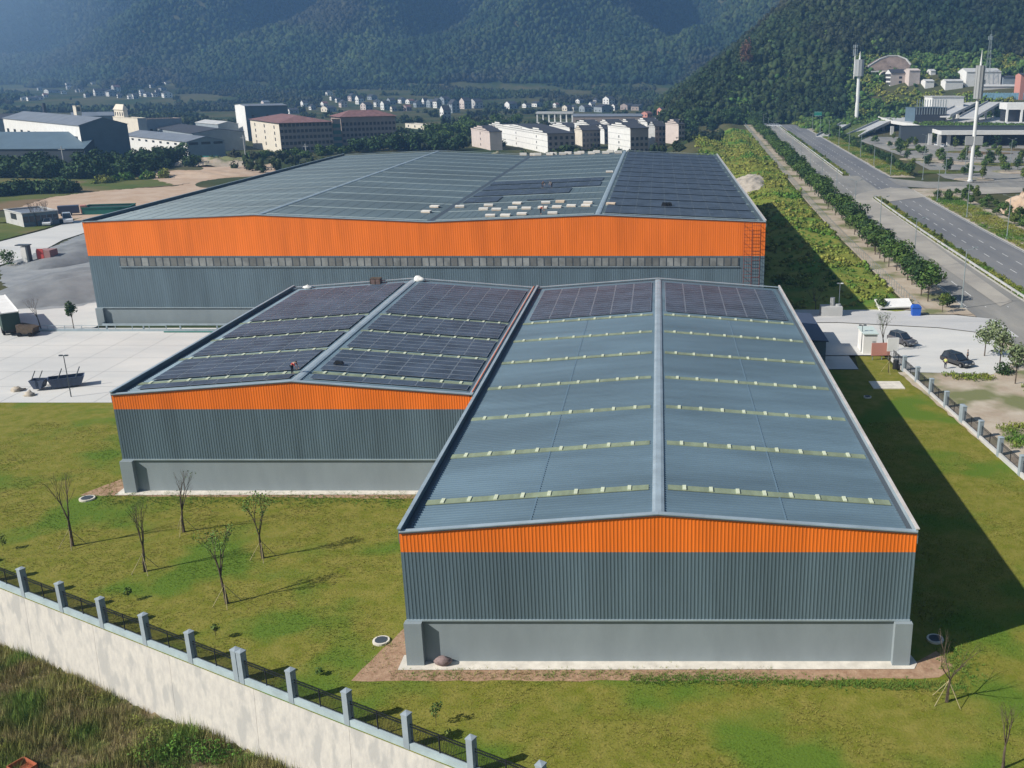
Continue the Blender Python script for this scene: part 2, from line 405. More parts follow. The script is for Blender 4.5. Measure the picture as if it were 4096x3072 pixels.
# lawn and site surfaces
wl = lambda X: 43.36-.529*X
lawn_poly = [(-140, 119), (-140, wl(-140)), (6, wl(6)), (14, 34), (90, 34), (41.5, 60), (40.2, 70), (37.9, 95.6), (36.3, 110.9), (33.8, 133), (33.5, 141), (29.2, 141), (28.4, 134), (10, 134)]
sheet('lawn', lawn_poly, M['lawn'], 0.0)
sheet('yard_concrete', [(-200, 119.3), (-200, 158), (28, 158), (28.4, 134.2), (-17, 134.2), (-17, 119.3)], M['yard'], .03)
mb = MB()
for x in np.arange(-150, -54, 6.): mb.poly([(x, 119.4, .036), (x+.06, 119.4, .036), (x+.06, 155, .036), (x, 155, .036)])
for y in (126, 133, 140, 147): mb.poly([(-150, y, .040), (-54, y, .040), (-54, y+.06, .040), (-150, y+.06, .040)])
tag(mb.build('yard_joints', M['gravel']), kind='structure')
sheet('rear_yard', [(-200, 158), (-140, 172), (-93, 195), (-93, 158)], M['yard'], .035, .25)
sheet('soil_strip_front', [(-21.2, 58.9), (-18.9, 66.5), (-18.0, 70), (-17.8, 61), (18.4, 61.2), (20.2, 62.6), (21, 60.6), (19.5, 59.3), (8, 58.9)], M['soil'], .012, .12)
sheet('concrete_apron', [(-18.3, 60.15), (-18.3, 62.0), (18.2, 62.0), (18.4, 61.0), (18.0, 60.25)], M['apron'], .05)
sheet('soil_strip_side', [(-57.5, 90.3), (-54.3, 97), (-53.4, 97), (-53.3, 91.2), (-24, 91), (-20, 89.4)], M['soil'], .012, .12)
sheet('concrete_apron_side', [(-54, 90.3), (-54, 92.2), (-17, 92.2), (-17, 90.5)], M['apron'], .05)
sheet('gravel_ground', [flat(0, 1120), flat(60, 1180), flat(150, 1240), flat(300, 1228), flat(400, 1205), flat(350, 930), flat(150, 1010), flat(0, 1070)], M['gravel'], .045, .5)
sheet('concrete_road', [flat(-60, 1085, 0), flat(-60, 975), flat(0, 967), flat(180, 920), flat(330, 872), flat(420, 850), flat(420, 905), flat(250, 960), flat(140, 1020), flat(0, 1060)], M['yard'], .03)
sheet('sand_track', [flat(60, 850), flat(40, 835), flat(200, 790), flat(420, 762), flat(700, 745), flat(900, 700), flat(1100, 650), flat(1100, 700), flat(500, 850), flat(330, 885), flat(240, 880)], M['sandr'], .05, 1.)
sheet('field', [flat(-60, 850), flat(-60, 690), flat(300, 690), flat(560, 700), flat(700, 715), flat(700, 742), flat(400, 764), flat(200, 790), flat(60, 835)], M['field'], .06, 1.)
sheet('field_near', [flat(-60, 965), flat(-60, 870), flat(60, 870), flat(250, 895), flat(330, 868), flat(180, 915), flat(0, 962)], M['field'], .06, .3)
sheet('sand_field', [flat(380, 690), flat(620, 690), flat(980, 650), flat(980, 700), flat(700, 742), flat(560, 700)], M['sandr'], .09, 1.)

# ------------------------------------------------------------------ right side: road, pavement, verges
Yr = [60, 100, 130, 150]+list(range(160, 721, 10))
sf = lambda Y: float(sh(Y))
kL = lambda Y: 54.5+sf(Y); kR = lambda Y: 84.3+sf(Y); mL = lambda Y: 66.6+sf(Y); mR = lambda Y: 69.8+sf(Y)
sheet('entrance_yard', [(29.2, 141), (34.4, 141), (35.0, 132.3), (46.5, 131.3), (53, 139), (52, 148), (54.4, 152), (54.4, 166), (46, 171), (24, 170), (18, 160), (18, 141)], M['yard'], .17, .0)
sheet('entrance_drive', [(18, 160.5), (30, 160.8), (46, 157.2), (57, 151), (57, 163), (48, 167.5), (28, 170), (18, 170)], M['yard2'], .31, .0)
strip('road_left', Yr, kL, mL, M['asphaltd'])
strip('road_right', Yr, mR, kR, M['asphalt'])
strip('junction', [322, 330, 350, 370, 386], lambda Y: mL(Y)-4, lambda Y: mR(Y)+3, M['asphaltd'], .006)
sheet('dusty_junction', [at(3390, 800), at(3440, 775), at(3560, 752), at(3700, 762), at(3800, 748), at(4090, 752), at(4090, 772), at(3720, 788), at(3620, 800), at(3535, 812), at(3560, 850), at(3800, 1030), at(4050, 1210), at(4000, 1230), at(3800, 1090), at(3560, 930), at(3440, 840)], mat('junction_dust', (.30, .28, .25), .9, .2, .1, .003, 9, col2=(.40, .37, .32)), None, .0, .02)
sheet('side_road', [(kR(352)-2, 352), (kR(352)+6, 347), (180, 345), (260, 346), (260, 371), (150, 366), (kR(375)+10, 366), (kR(375)-2, 378)], M['asphaltd'], None)
strip('median_grass', [60, 130, 170, 200, 240, 280, 320], lambda Y: mL(Y)+.35, lambda Y: mR(Y)-.35, M['field'], .12)
strip('median_grass_far', [386, 420, 460, 500, 560, 620, 700], lambda Y: mL(Y)+.35, lambda Y: mR(Y)-.35, M['field'], .12)
strip('pavement', [166, 180, 200, 240, 280, 320, 360, 420, 480, 560, 640, 710], lambda Y: 44.7+sf(Y), lambda Y: kL(Y)-.3, M['sand'], .12)
strip('verge', [60, 120, 170, 200, 240, 280, 322, 345], lambda Y: kR(Y)+.3, lambda Y: kR(Y)+13, M['sand'], .12)
strip('verge_far', [379, 400, 440, 480, 520, 560, 620, 700], lambda Y: kR(Y)+.3, lambda Y: kR(Y)+9, M['sand'], .12)
sheet('sandy_corner', [(40, 171.2), (47.5, 168.5), (54.4, 164.5), (54.4, 174), (42, 174)], M['sand'], .36, .0)
sheet('sandy_plot', [(37.9, 95), (39, 60), (75, 60), (54, 110), (54, 148), (50, 147), (52, 140), (45.5, 131.3), (33.5, 132.3)], M['sand'], .16, .2)
def kerb(name, Ys, xf, w_=.3, h=.14, m='kerb'):
    mb = MB()
    for a, b in zip(Ys[:-1], Ys[1:]):
        mb.beam((xf(a), a, float(zroad(a))+h/2), (xf(b), b, float(zroad(b))+h/2), w_, h)
    return tag(mb.build(name, M[m]), kind='structure')
kerb('kerb_left', [170]+list(range(180, 711, 20)), lambda Y: kL(Y)-.15)
kerb('kerb_right', list(range(60, 341, 20)), lambda Y: kR(Y)+.15)
kerb('kerb_right_far', list(range(382, 703, 20)), lambda Y: kR(Y)+.15)
for nm, a, b in (('median_kerb', 60, 320), ('median_kerb_far', 386, 706)):
    ys = list(range(a, b+1, 20))
    kerb(nm, ys, lambda Y: mL(Y)+.15, .3, .18); kerb(nm, ys, lambda Y: mR(Y)-.15, .3, .18)
mk = MB()
for x0 in (3.9, 7.9):
    for Y in np.arange(172, 700, 9):
        for a, b in ((Y, Y+4),):
            xa, xb = kL(a)+x0, kL(b)+x0
            mk.poly([(xa-.08, a, float(zroad(a))+.012), (xa+.08, a, float(zroad(a))+.012), (xb+.08, b, float(zroad(b))+.012), (xb-.08, b, float(zroad(b))+.012)])
for x0 in (4.4, 8.6):
    for Y in np.arange(130, 700, 9):
        a, b = Y, Y+4; xa, xb = mR(a)+x0, mR(b)+x0
        mk.poly([(xa-.08, a, float(zroad(a))+.012), (xa+.08, a, float(zroad(a))+.012), (xb+.08, b, float(zroad(b))+.012), (xb-.08, b, float(zroad(b))+.012)])
for Y in np.arange(172, 700, 10):
    for xf, o_ in ((kL, .5), (kR, -.5)):
        if xf is kR and 335 < Y < 385: continue
        a, b = Y, Y+10; xa, xb = xf(a)+o_, xf(b)+o_
        mk.poly([(xa-.06, a, float(zroad(a))+.012), (xa+.06, a, float(zroad(a))+.012), (xb+.06, b, float(zroad(b))+.012), (xb-.06, b, float(zroad(b))+.012)])
tag(mk.build('road_markings', M['paint']), kind='structure')
# crash barrier along the median
def barrier(nm, lab, a, b):
    e = empty(nm, (mL(a), a, float(zroad(a))), lab, 'barrier', 'concrete median barriers along the dual carriageway')
    mb = MB(); ys = list(np.arange(a, b, 10))+[b]; O = Vector((mL(a), a, float(zroad(a))))
    for s_, t_ in zip(ys[:-1], ys[1:]):
        mb.beam(Vector((mL(s_)+.5, s_, float(zroad(s_))+.66))-O, Vector((mL(t_)+.5, t_, float(zroad(t_))+.66))-O, .32, .34)
    mb.build('rail', M['lightgrey'], e)
    for y in np.linspace(a+1, b-1, 60):
        mp = MB(); mp.cbox(Vector((mL(y)+.5, y, float(zroad(y))+.3))-O, (.2, .3, .5)); mp.build('barrier_post', M['kerb'], e)
    return e
barrier('median_barrier', 'pale concrete median barrier nearest the camera, below the junction', 120, 318)
barrier('median_barrier', 'pale concrete median barrier beyond the junction, running to the far trees', 388, 700)

# ------------------------------------------------------------------ warehouses
def corr_x(mb, x0, x1, z0, ztop, y, pitch=.37, dep=.036, m=0):     # ribbed sheet facing -Y
    n = int(round((x1-x0)/pitch)); p = (x1-x0)/n; prof = [(0, 0), (.52, 0), (.62, -dep), (.9, -dep)]
    xs = [(x0+(k+a)*p, y+d) for k in range(n) for a, d in prof]+[(x1, y)]
    i = len(mb.v)
    for x, yy in xs: mb.v += [(x, yy, z0), (x, yy, ztop(x))]
    for k in range(len(xs)-1):
        mb.f.append((i+2*k, i+2*k+2, i+2*k+3, i+2*k+1)); mb.m.append(m)
def corr_roof(mb, xa, za, xb, zb, y0, y1, pitch=.41, dep=.06):
    n = int(round((y1-y0)/pitch)); p = (y1-y0)/n; prof = [(0, 0), (.6, 0), (.68, dep), (.92, dep)]
    ys = [(y0+(k+a)*p, d) for k in range(n) for a, d in prof]+[(y1, 0)]
    i = len(mb.v)
    for y, d in ys: mb.v += [(xa, y, za+d), (xb, y, zb+d)]
    for k in range(len(ys)-1):
        mb.f.append((i+2*k, i+2*k+1, i+2*k+3, i+2*k+2)); mb.m.append(0)
def lerpz(prof, x):
    for (xa, za), (xb, zb) in zip(prof[:-1], prof[1:]):
        if x <= xb+1e-6: return za+(zb-za)*(x-xa)/(xb-xa)
    return prof[-1][1]
barrier_fix = 0
def warehouse(nm, label, x0, x1, y0, y1, prof, z_or, z_base, strips, arrays, pitch=.252, dep=.024, roofm='roof', colw=1.1, baserec=.12, has_cols=(1, 1), par=.6, parR=True, vents=True, sw=.85):
    """prof: roof profile [(x,z)...] in world x; prof z = roof sheet height; parapet rises above it at the eaves"""
    e = empty(nm, (x0, y0, 0), label, 'warehouse', None)
    O = Vector((x0, y0, 0)); off = Matrix.Translation(-O)
    def put(mb, name, m, parent=e, lab=None, smooth=False):
        mb.v = [(a-x0, b-y0, c) for a, b, c in mb.v]
        o = mb.build(name, m, parent, smooth)
        if lab: o['label'] = lab
        return o
    gt = lambda x: lerpz(prof, x)+.28                 # gable wall top just above the roof sheet
    mb = MB(); corr_x(mb, x0, x1, z_or, gt, y0, pitch, dep*.8); put(mb, 'orange_cladding', M['orange'])
    mb = MB(); corr_x(mb, x0, x1, z_base, lambda x: z_or, y0+.004, pitch, dep); put(mb, 'grey_cladding', M['greysheet'])
    mb = MB(); mb.box((x0+.2, y0+baserec, 0), (x1-.2, y0+baserec+.3, z_base-.08)); put(mb, 'base_wall', M['basewall'])
    mb = MB(); mb.box((x0, y0-.07, z_base-.09), (x1, y0+.2, z_base+.03)); put(mb, 'drip_sill', M['flash'])
    for k, xx in enumerate((x0, x1-colw)):
        if has_cols[k]:
            mb = MB(); mb.box((xx-.12*(1-k), y0-.42, 0), (xx+colw+.12*k, y0+.1, z_base-.1)); put(mb, 'corner_column', M['basewall'])
    for xx in (x0+.02, x1-.02):                       # side and rear walls
        mb = MB(); mb.box((xx-.03, y0+.25, z_base), (xx+.03, y1-.12, z_or)); put(mb, 'side_cladding', M['greysheet'])
        mb = MB(); mb.box((xx-.03, y0+.25, z_or), (xx+.03, y1-.12, lerpz(prof, xx)+.5)); put(mb, 'side_orange_cladding', M['orange'])
    for xx in (x0+.1, x1-.1):
        mb = MB(); mb.box((xx-.1, y0+.45, 0), (xx+.1, y1-.12, z_base)); put(mb, 'side_base_wall', M['basewall'])
    mb = MB(); mb.box((x0, y1-.1, 0), (x1, y1, min(p[1] for p in prof)-.1)); put(mb, 'rear_cladding', M['greysheet'])
    for (xa, za), (xb, zb) in zip(prof[:-1], prof[1:]):
        mb = MB(); corr_roof(mb, xa, za, xb, zb, y0+.12, y1); put(mb, 'roof_slope', M[roofm])
    # flashings: gable copings follow the profile, eaves parapets run in depth
    mb = MB()
    for (xa, za), (xb, zb) in zip(prof[:-1], prof[1:]):
        mb.beam((xa, y0+.08, za+.31), (xb, y0+.08, zb+.31), .42, .07)
    put(mb, 'gable_coping', M['flash']); mb = MB()
    for (xa, za), (xb, zb) in zip(prof[:-1], prof[1:]):
        mb.beam((xa, y1-.1, za+.31), (xb, y1-.1, zb+.31), .42, .07)
    put(mb, 'gable_coping', M['flash'])
    mb = MB()
    for (xa, za), (xb, zb) in zip(prof[:-1], prof[1:]): mb.beam((xa, y0-.10, za+.23), (xb, y0-.10, zb+.23), .04, .09)
    put(mb, 'coping_drip', M['flashd'])
    zl, zr_ = prof[0][1], prof[-1][1]
    mb = MB(); mb.box((x0-.10, y0-.12, zl+par-.07), (x0+.17, y1, zl+par)); put(mb, 'parapet_coping', M['flash']); mb = MB(); mb.box((x0+.17, y0+.3, zl+.05), (x0+.62, y1-.3, zl+.10)); put(mb, 'gutter_shade_strip', M['flashd'])  # dark gutter strip here also paints in the parapet's shade and shadow
    mb = MB(); mb.box((x0-.06, y0+.01, zl-.6), (x0+.16, y1-.01, zl+par-.08)); put(mb, 'parapet', M['greysheet'])
    if parR:
        mb = MB(); mb.box((x1-.14, y0-.12, zr_+par-.07), (x1+.10, y1, zr_+par)); put(mb, 'parapet_coping', M['flashw']); mb = MB(); mb.box((x1-.5, y0+.3, zr_+.05), (x1-.14, y1-.3, zr_+.10)); put(mb, 'gutter_shade_strip', M['rust' if 0 else 'flashd'])
        mb = MB(); mb.box((x1-.13, y0+.01, zr_-.6), (x1+.06, y1-.01, zr_+par-.08)); put(mb, 'parapet', M['flash'])
    for k in range(1, len(prof)-1):
        x, z = prof[k]
        if z > prof[k-1][1]:
            mb = MB(); mb.prism([(x-.42, y0+.3, z-.03), (x+.42, y0+.3, z-.03), (x+.42, y0+.3, z+.10), (x+.2, y0+.3, z+.17), (x-.2, y0+.3, z+.17), (x-.42, y0+.3, z+.10)], (0, y1-y0-.4, 0)); put(mb, 'ridge_cap', M['flash'])
        else:
            mb = MB(); mb.box((x-.45, y0+.2, z+.03), (x+.45, y1, z+.075)); put(mb, 'valley_gutter', M['flashd'])
    # translucent strips with little caps
    for Ys in strips:
        for si, ((xa, za), (xb, zb)) in enumerate(zip(prof[:-1], prof[1:])):
            a, b = xa+.7, xb-.7; sl = (zb-za)/(xb-xa)
            mb = MB(); mb.beam((a, Ys, za+.7*sl+.05), (b, Ys, zb-.7*sl+.05), sw, .05)
            if vents:
                for x in np.arange(a+1.2, b-.6, 1.95):
                    mb.cbox((x, Ys, za+(x-xa)*sl+.11), (.26, sw*.9, .09), 1)
            put(mb, 'skylight_strip', [M['sky' if vents else 'skyc'], M['skyw']])
    # solar arrays: (xa, xb, ya, yb, ncols, nrows)
    for (xa, xb, ya, yb, nc, nr) in arrays:
        mb = MB(); cw = (xb-xa)/nc; rh = (yb-ya)/nr
        for c in range(nc):
            for r_ in range(nr):
                p = [(xa+c*cw+.07, ya+r_*rh+.09), (xa+(c+1)*cw-.07, ya+r_*rh+.09), (xa+(c+1)*cw-.07, ya+(r_+1)*rh-.09), (xa+c*cw+.07, ya+(r_+1)*rh-.09)]
                mb.prism([(x, y, lerpz(prof, x)+.20) for x, y in p], (0, 0, -.04), 0)
                q = [(p[0][0]-.05, p[0][1]-.08), (p[1][0]+.05, p[1][1]-.08), (p[2][0]+.05, p[2][1]+.08), (p[3][0]-.05, p[3][1]+.08)]
                mb.poly([(x, y, lerpz(prof, x)+.185) for x, y in q], 1)
        put(mb, 'solar_array', [M['panel'], M['panelf' if vents else 'panelg']])
    return e
ZE, ZR = 9.95, 11.3
st = [66.3+9.1*k for k in range(6)]
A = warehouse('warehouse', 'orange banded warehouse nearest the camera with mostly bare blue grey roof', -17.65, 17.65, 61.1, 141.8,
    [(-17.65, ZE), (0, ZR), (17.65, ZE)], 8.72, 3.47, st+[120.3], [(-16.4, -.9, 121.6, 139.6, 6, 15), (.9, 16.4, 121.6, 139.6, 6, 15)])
stB = [95.3, 104.2, 112.2, 120.4]
bl = [(92.9, 94.5, 1), (96.0, 103.6, 5), (104.8, 111.6, 5), (112.8, 119.8, 5), (121.0, 139.6, 15)]
arrB = []
for a, b, n in bl:
    arrB += [(-51.6, -36.4, a, b, 6, n), (-34.4, -18.9, a, b, 6, n)]
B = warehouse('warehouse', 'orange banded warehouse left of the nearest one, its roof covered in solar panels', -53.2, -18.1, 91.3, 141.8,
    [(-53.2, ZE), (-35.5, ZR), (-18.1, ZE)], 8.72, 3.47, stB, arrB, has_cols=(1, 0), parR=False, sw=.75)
mb = MB(); mb.box((-18.1+53.2-.25, 0, ZE+.0), (-18.1+53.2+.1, 50.4, ZE+.42)); mb.build('valley_flashing', M['flash'], B); mb = MB(); mb.box((34.3, .3, ZE+.05), (34.84, 50.2, ZE+.10)); mb.build('valley_gutter', M['flashd'], B)
for x in (-8.8, 8.8):
    mb = MB(); z = lerpz([(-17.65, ZE), (0, ZR), (17.65, ZE)], x); mb.box((x+17.65-.06, .3, z+.035), (x+17.65+.06, 58.5, z+.06)); mb.build('sheet_lap', mat('lap_line', (.12, .185, .235), .5), A)
stC = [163.6+10.3*k for k in range(14)]
arrC = []
for k in range(13):
    a, b = stC[k]+.5, stC[k+1]-.5
    arrC.append((-8.9, 16.2, a, b, 10, 6))
arrC.append((-8.9, 16.2, 161.3, 162.6, 10, 1))
arrC += [(-36.5, -30.0, stC[2]+.9, stC[3]-.9, 3, 6), (-36.5, -17.5, stC[3]+.9, stC[4]-.9, 8, 6), (-36.5, -12.0, stC[4]+.9, stC[5]-.9, 10, 6), (-36.5, -12.0, stC[5]+.9, stC[6]-2.5, 10, 5), (-24.5, -19.5, stC[2]+.9, stC[2]+2.2, 2, 1)]
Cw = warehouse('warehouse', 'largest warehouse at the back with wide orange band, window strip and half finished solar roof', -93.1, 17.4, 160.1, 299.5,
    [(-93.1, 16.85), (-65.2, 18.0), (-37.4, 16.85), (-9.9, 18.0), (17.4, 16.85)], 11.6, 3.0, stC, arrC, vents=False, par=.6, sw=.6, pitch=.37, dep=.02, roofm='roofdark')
# mounting rails waiting for panels
mb = MB()
for x in list(np.arange(-91, -66.5, 2.4))+list(np.arange(-63.6, -38.5, 2.4))+list(np.arange(-35.8, -11.5, 1.25)):
    z = lerpz([(-93.1, 16.85), (-65.2, 18.0), (-37.4, 16.85), (-9.9, 18.0), (17.4, 16.85)], x)
    mb.box((x-.03+93.1, 2, z+.045), (x+.03+93.1, 138, z+.07))
mb.build('mounting_rails', mat('rail_steel', (.11, .15, .17), .5), Cw)
# window strip
mb = MB(); zs0, zs1 = 9.95, 11.35
mb.box((5., -.09, zs0-.08), (106.3, -.056, zs1+.0), 1)
n = 86
for k in range(n):
    xa = 5.1+k*(101.1/n); mm = (0, 0, 2, 0, 2, 0, 0, 2, 2, 0, 0)[k % 11]
    mb.box((xa+.10, -.12, zs0), (xa+101.1/n-.10, -.092, zs1-.06), mm)
mb.box((4.9, -.2, zs0-.16), (106.4, -.09, zs0-.08), 3)
mb.build('window_band', [mat('milky_glazing', (.23, .24, .235), .4, .35, .35), M['flashd'], mat('milky_glazing_dark', (.15, .155, .15), .4, .2, .4), M['flash']], Cw)
# caged ladder with landing
mb = MB(); lx = 107.0
for x in (lx, lx+1.3, lx+2.6):
    mb.box((x-.03, -.75, 3.5), (x+.03, -.69, 17.2))
for z in np.arange(3.7, 17.1, .55):
    mb.box((lx, -.73, z), (lx+1.3, -.68, z+.05)); 
for z in np.arange(4, 17, 1.4): mb.box((lx+1.3, -.73, z), (lx+2.6, -.68, z+.05)); mb.box((lx, -.75, z), (lx+.05, -.05, z+.06)); mb.box((lx+2.55, -.75, z), (lx+2.6, -.05, z+.06))
mb.build('ladder', mat('ladder_red', (.20, .05, .03), .6), Cw)

# lean-to at the right of the front warehouse
e = empty('lean_to', (18, 135.6, 0), 'low navy roofed lean-to against the right wall of the nearest warehouse', 'shed')
mb = MB(); mb.prism([(0, 0, 4.1), (6.2, 0, 3.6), (6.2, 0, 3.75), (0, 0, 4.25)], (0, 17, 0)); mb.build('roof', M['navy'], e)
mb = MB(); mb.box((0, .2, 0), (5.9, 16.8, 3.6)); mb.build('wall', M['greysheet'], e)
mb = MB(); mb.box((5.9, 3, 0), (5.95, 5.5, 2.6)); mb.box((5.9, 9, 1), (5.95, 12, 2.4)); mb.build('window', M['window'], e)

# ------------------------------------------------------------------ retaining wall and fences
wd = Vector((1, -.529, 0)).normalized(); wn = Vector((-wd.y, wd.x, 0))      # along the wall, towards the lawn
def wp(s, off=0., z=0.):                         # s metres along from the first post
    return Vector((-50.86, 70.27, 0))+wd*s+wn*off+Vector((0, 0, z))
mb = MB()
n = 11; L0, L1 = -26., 70.
for k in range(n):
    a = L0+(L1-L0)*k/n; b = L0+(L1-L0)*(k+1)/n
    mb.prism([wp(a+.012, -.02, -.02), wp(b-.012, -.02, -.02), wp(b-.012, -.35, -7.2), wp(a+.012, -.35, -7.2)], wn*.7)
o = mb.build('retaining_wall', M['walltop']); tag(o, 'pale stained concrete retaining wall below the lawn fence, bottom left', 'wall')
def post_mesh(mbx, T, w_=.46, h=2.5):
    mbx.box((-w_/2, -w_/2, 0), (w_/2, w_/2, h-.12), 0, T); mbx.box((-w_/2-.03, -w_/2-.03, h-.12), (w_/2+.03, w_/2+.03, h-.03), 0, T)
    i = len(mbx.v); q = w_/2+.03
    mbx.v += [tuple(T @ Vector(p)) for p in ((-q, -q, h-.03), (q, -q, h-.03), (q, q, h-.03), (-q, q, h-.03), (0, 0, h+.04))]
    for a, b in ((0, 1), (1, 2), (2, 3), (3, 0)): mbx.f.append((i+a, i+b, i+4)); mbx.m.append(0)
def fence(name, label, p0, d, n, step, double, z0, cb=.45, zt=1.75, w_=.46, h=2.5, off=.28, first=0, curbm='curbblue', ends=True):
    nrm = Vector((-d.y, d.x, 0)); rz = math.atan2(d.y, d.x)
    e = empty(name, (p0.x, p0.y, z0), label, 'fence'); Rz = Matrix.Rotation(rz, 4, 'Z')
    e.rotation_euler = (0, 0, rz)
    for k in range(first, n):
        for dd in ((-.27, .27) if k == double else (0,)):
            mb = MB(); post_mesh(mb, Matrix.Translation((k*step+dd, off, 0)), w_, h); mb.build('fence_post', M['postgrey'], e)
    a, b = (first-1)*step, n*step
    mb = MB(); mb.box((a, off-.2, -.03), (b, off+.12, cb)); mb.build('curb', M[curbm], e)
    for k in range(first-1, n):
        mb = MB(); x0 = k*step+.24; x1 = (k+1)*step-.24
        for z in (cb+.08, zt-.22, zt-.02): mb.box((x0, off-.02, z), (x1, off+.02, z+.035))
        for x in np.arange(x0+.06, x1, .125): mb.box((x-.009, off-.009, cb+.02), (x+.009, off+.009, zt+.05))
        mb.box(((x0+x1)/2-.03, off-.035, cb), ((x0+x1)/2+.03, off+.035, zt+.05))
        mb.build('railing', M['blackmetal'], e)
    return e
fence('lawn_fence', 'black railing fence with grey posts on top of the retaining wall', wp(0), wd, 12, 4.98, 5, 0.0, first=-3)
fd = Vector((3.2, -38, 0)).normalized()
fence('plot_fence', 'black railing fence with grey posts beside the parked cars on the right', Vector((34.5, 133.2, 0)), fd, 10, 5.42, 4, 0.0, cb=.5, zt=1.7, w_=.5, h=2.3, off=.1, first=0, curbm='lightgrey')
# thin pale picket fence along the bank
e = empty('bar_fence', (44.2, 168, 1), 'thin pale steel bar fence between the green bank and the tree lined pavement', 'fence')
for a in range(168, 700, 38):
    mb = MB(); b = min(a+38, 700)
    for y in np.arange(a, b, 2.0): z = float(zroad(y))+.12; x = 45.1+sf(y); mb.box((x-.03-44.2, y-.03-168, z-1), (x+.03-44.2, y+.03-168, z+1.0))
    for y in np.arange(a, b, 19):
        for h in (.25, 1.75):
            y2 = min(y+19, b); mb.beam((45.1+sf(y)-44.2, y-168, float(zroad(y))+.12+h-1), (45.1+sf(y2)-44.2, y2-168, float(zroad(y2))+.12+h-1), .03, .05)
    mb.build('fence_panel', M['lampmetal'], e)

# ------------------------------------------------------------------ trees
def bare_tree(nm, loc, h, label, seed, leaf=0, stakes=4, lean=(0, 0), group=None, leafm='leaf', stakeh=1.7, spread=.2):
    rr = random.Random(seed); e = empty(nm, loc, label, 'tree', group)
    mb = MB(); tips = []
    def grow(p, d, L, r, lev):
        n = 3
        for k in range(n):
            q = p+d*(L/n); r2 = r*.82; mb.tube(p, q, r, r2, 5 if lev < 2 else 3, 0, False); p = q; r = r2
            d = (d+Vector((rr.uniform(-.12, .12), rr.uniform(-.12, .12), rr.uniform(-.02, .1)))).normalized()
            if lev >= 1: tips.append(p.copy())
            if lev and lev < 3 and k > 0:
                a = rr.uniform(0, 6.28); dd = (d+Vector((math.cos(a), math.sin(a), .35))*rr.uniform(.35, .6)).normalized(); grow(p, dd, L*.55, r*.55, lev+1)
        if lev < 3:
            for k in range(rr.choice((2, 3)) if lev else 4):
                a = rr.uniform(0, 6.28) if lev else k*1.57+rr.uniform(-.4, .4)
                dd = (d+Vector((math.cos(a), math.sin(a), 0))*(spread if lev == 0 else .3)).normalized(); grow(p, dd, L*(.95 if lev == 0 else .6), r*.7, lev+1)
    th = h*.36
    grow(Vector((0, 0, 0)), Vector((lean[0], lean[1], 1)).normalized(), th, .15*h/6, 0)
    zmax = max(v[2] for v in mb.v); s = h/zmax; mb.v = [(x*s, y*s, z*s) for x, y, z in mb.v]
    mb.build('trunk', M['bark'], e)
    if leaf:
        P = [rr.choice(tips)*s+Vector((rr.gauss(0, .13), rr.gauss(0, .13), rr.gauss(0, .13))) for _ in range(leaf)]
        m2 = MB()
        for p in P:
            a = Vector((rr.gauss(0, 1), rr.gauss(0, 1), rr.gauss(0, 1))).normalized()*.075; b = a.orthogonal().normalized()*.05; m2.poly([p-a, p+b, p+a, p-b])
        m2.build('foliage', M[leafm], e)
    for k in range(stakes):
        a = k*2*math.pi/stakes+rr.uniform(-.2, .2)+.6; mb = MB()
        mb.tube((math.cos(a)*stakeh*.62, math.sin(a)*stakeh*.62, 0), (-.03*math.cos(a), -.03*math.sin(a), stakeh), .028, .022, 5); mb.build('stake', M['stake'], e)
    return e
bare_tree('lawn_tree', (-52.0, 79.3, 0), 6.9, 'leafless staked tree on the lawn, furthest left of the five and near the manhole', 11, 0, 4, (.05, 0))
bare_tree('lawn_tree', (-43.2, 74.6, 0), 6.3, 'leafless staked tree in the middle left of the lawn, second in from the left', 23, 25, 4)
bare_tree('lawn_tree', (-43.4, 82.1, 0), 6.0, 'thin bare staked tree standing close to the base wall of the solar roofed warehouse', 37, 20, 3, (.03, 0))
bare_tree('lawn_tree', (-34.2, 77.0, 0), 5.9, 'staked tree with sparse green leaves on the lawn, closest to the nearest warehouse', 41, 380, 4, (-.03, 0), leafm='leafb')
bare_tree('lawn_tree', (-34.1, 69.3, 0), 6.4, 'staked tree with light green leaves, nearest to the lawn fence of the five', 57, 340, 4, (-.04, 0), leafm='leafb')
bare_tree('lawn_tree', (19.25, 56.5, 0), 4.9, 'short forked staked sapling at the near right corner of the nearest warehouse', 63, 0, 4, (.03, 0), spread=.6)
bare_tree('lawn_tree', (20.8, 49.9, 0), 4.5, 'bare slender sapling at the bottom right edge of the lawn', 71, 0, 0, (0, 0), spread=.2)
bare_tree('yard_tree', (-101.1, 157.0, 0), 5.4, 'bare twisted tree by the handrail at the far left of the concrete yard', 83, 0, 0, (-.12, 0))
bare_tree('yard_tree', tuple(flat(3533, 1412)), 6.2, 'slim sparse tree between the white booth and the grey car', 91, 260, 2, (0, 0), leafm='leaf')
bare_tree('yard_tree', tuple(flat(3553, 1490)), 3.0, 'small leaning bare sapling with props beside the start of the plot fence', 97, 0, 3, (.05, 0))
bare_tree('bare_bush', tuple(flat(3262, 1245)), 4.4, 'bare twiggy bush in front of the dark bank beside the concrete box', 99, 40, 0, (0, 0), spread=.9, leafm='leafp')
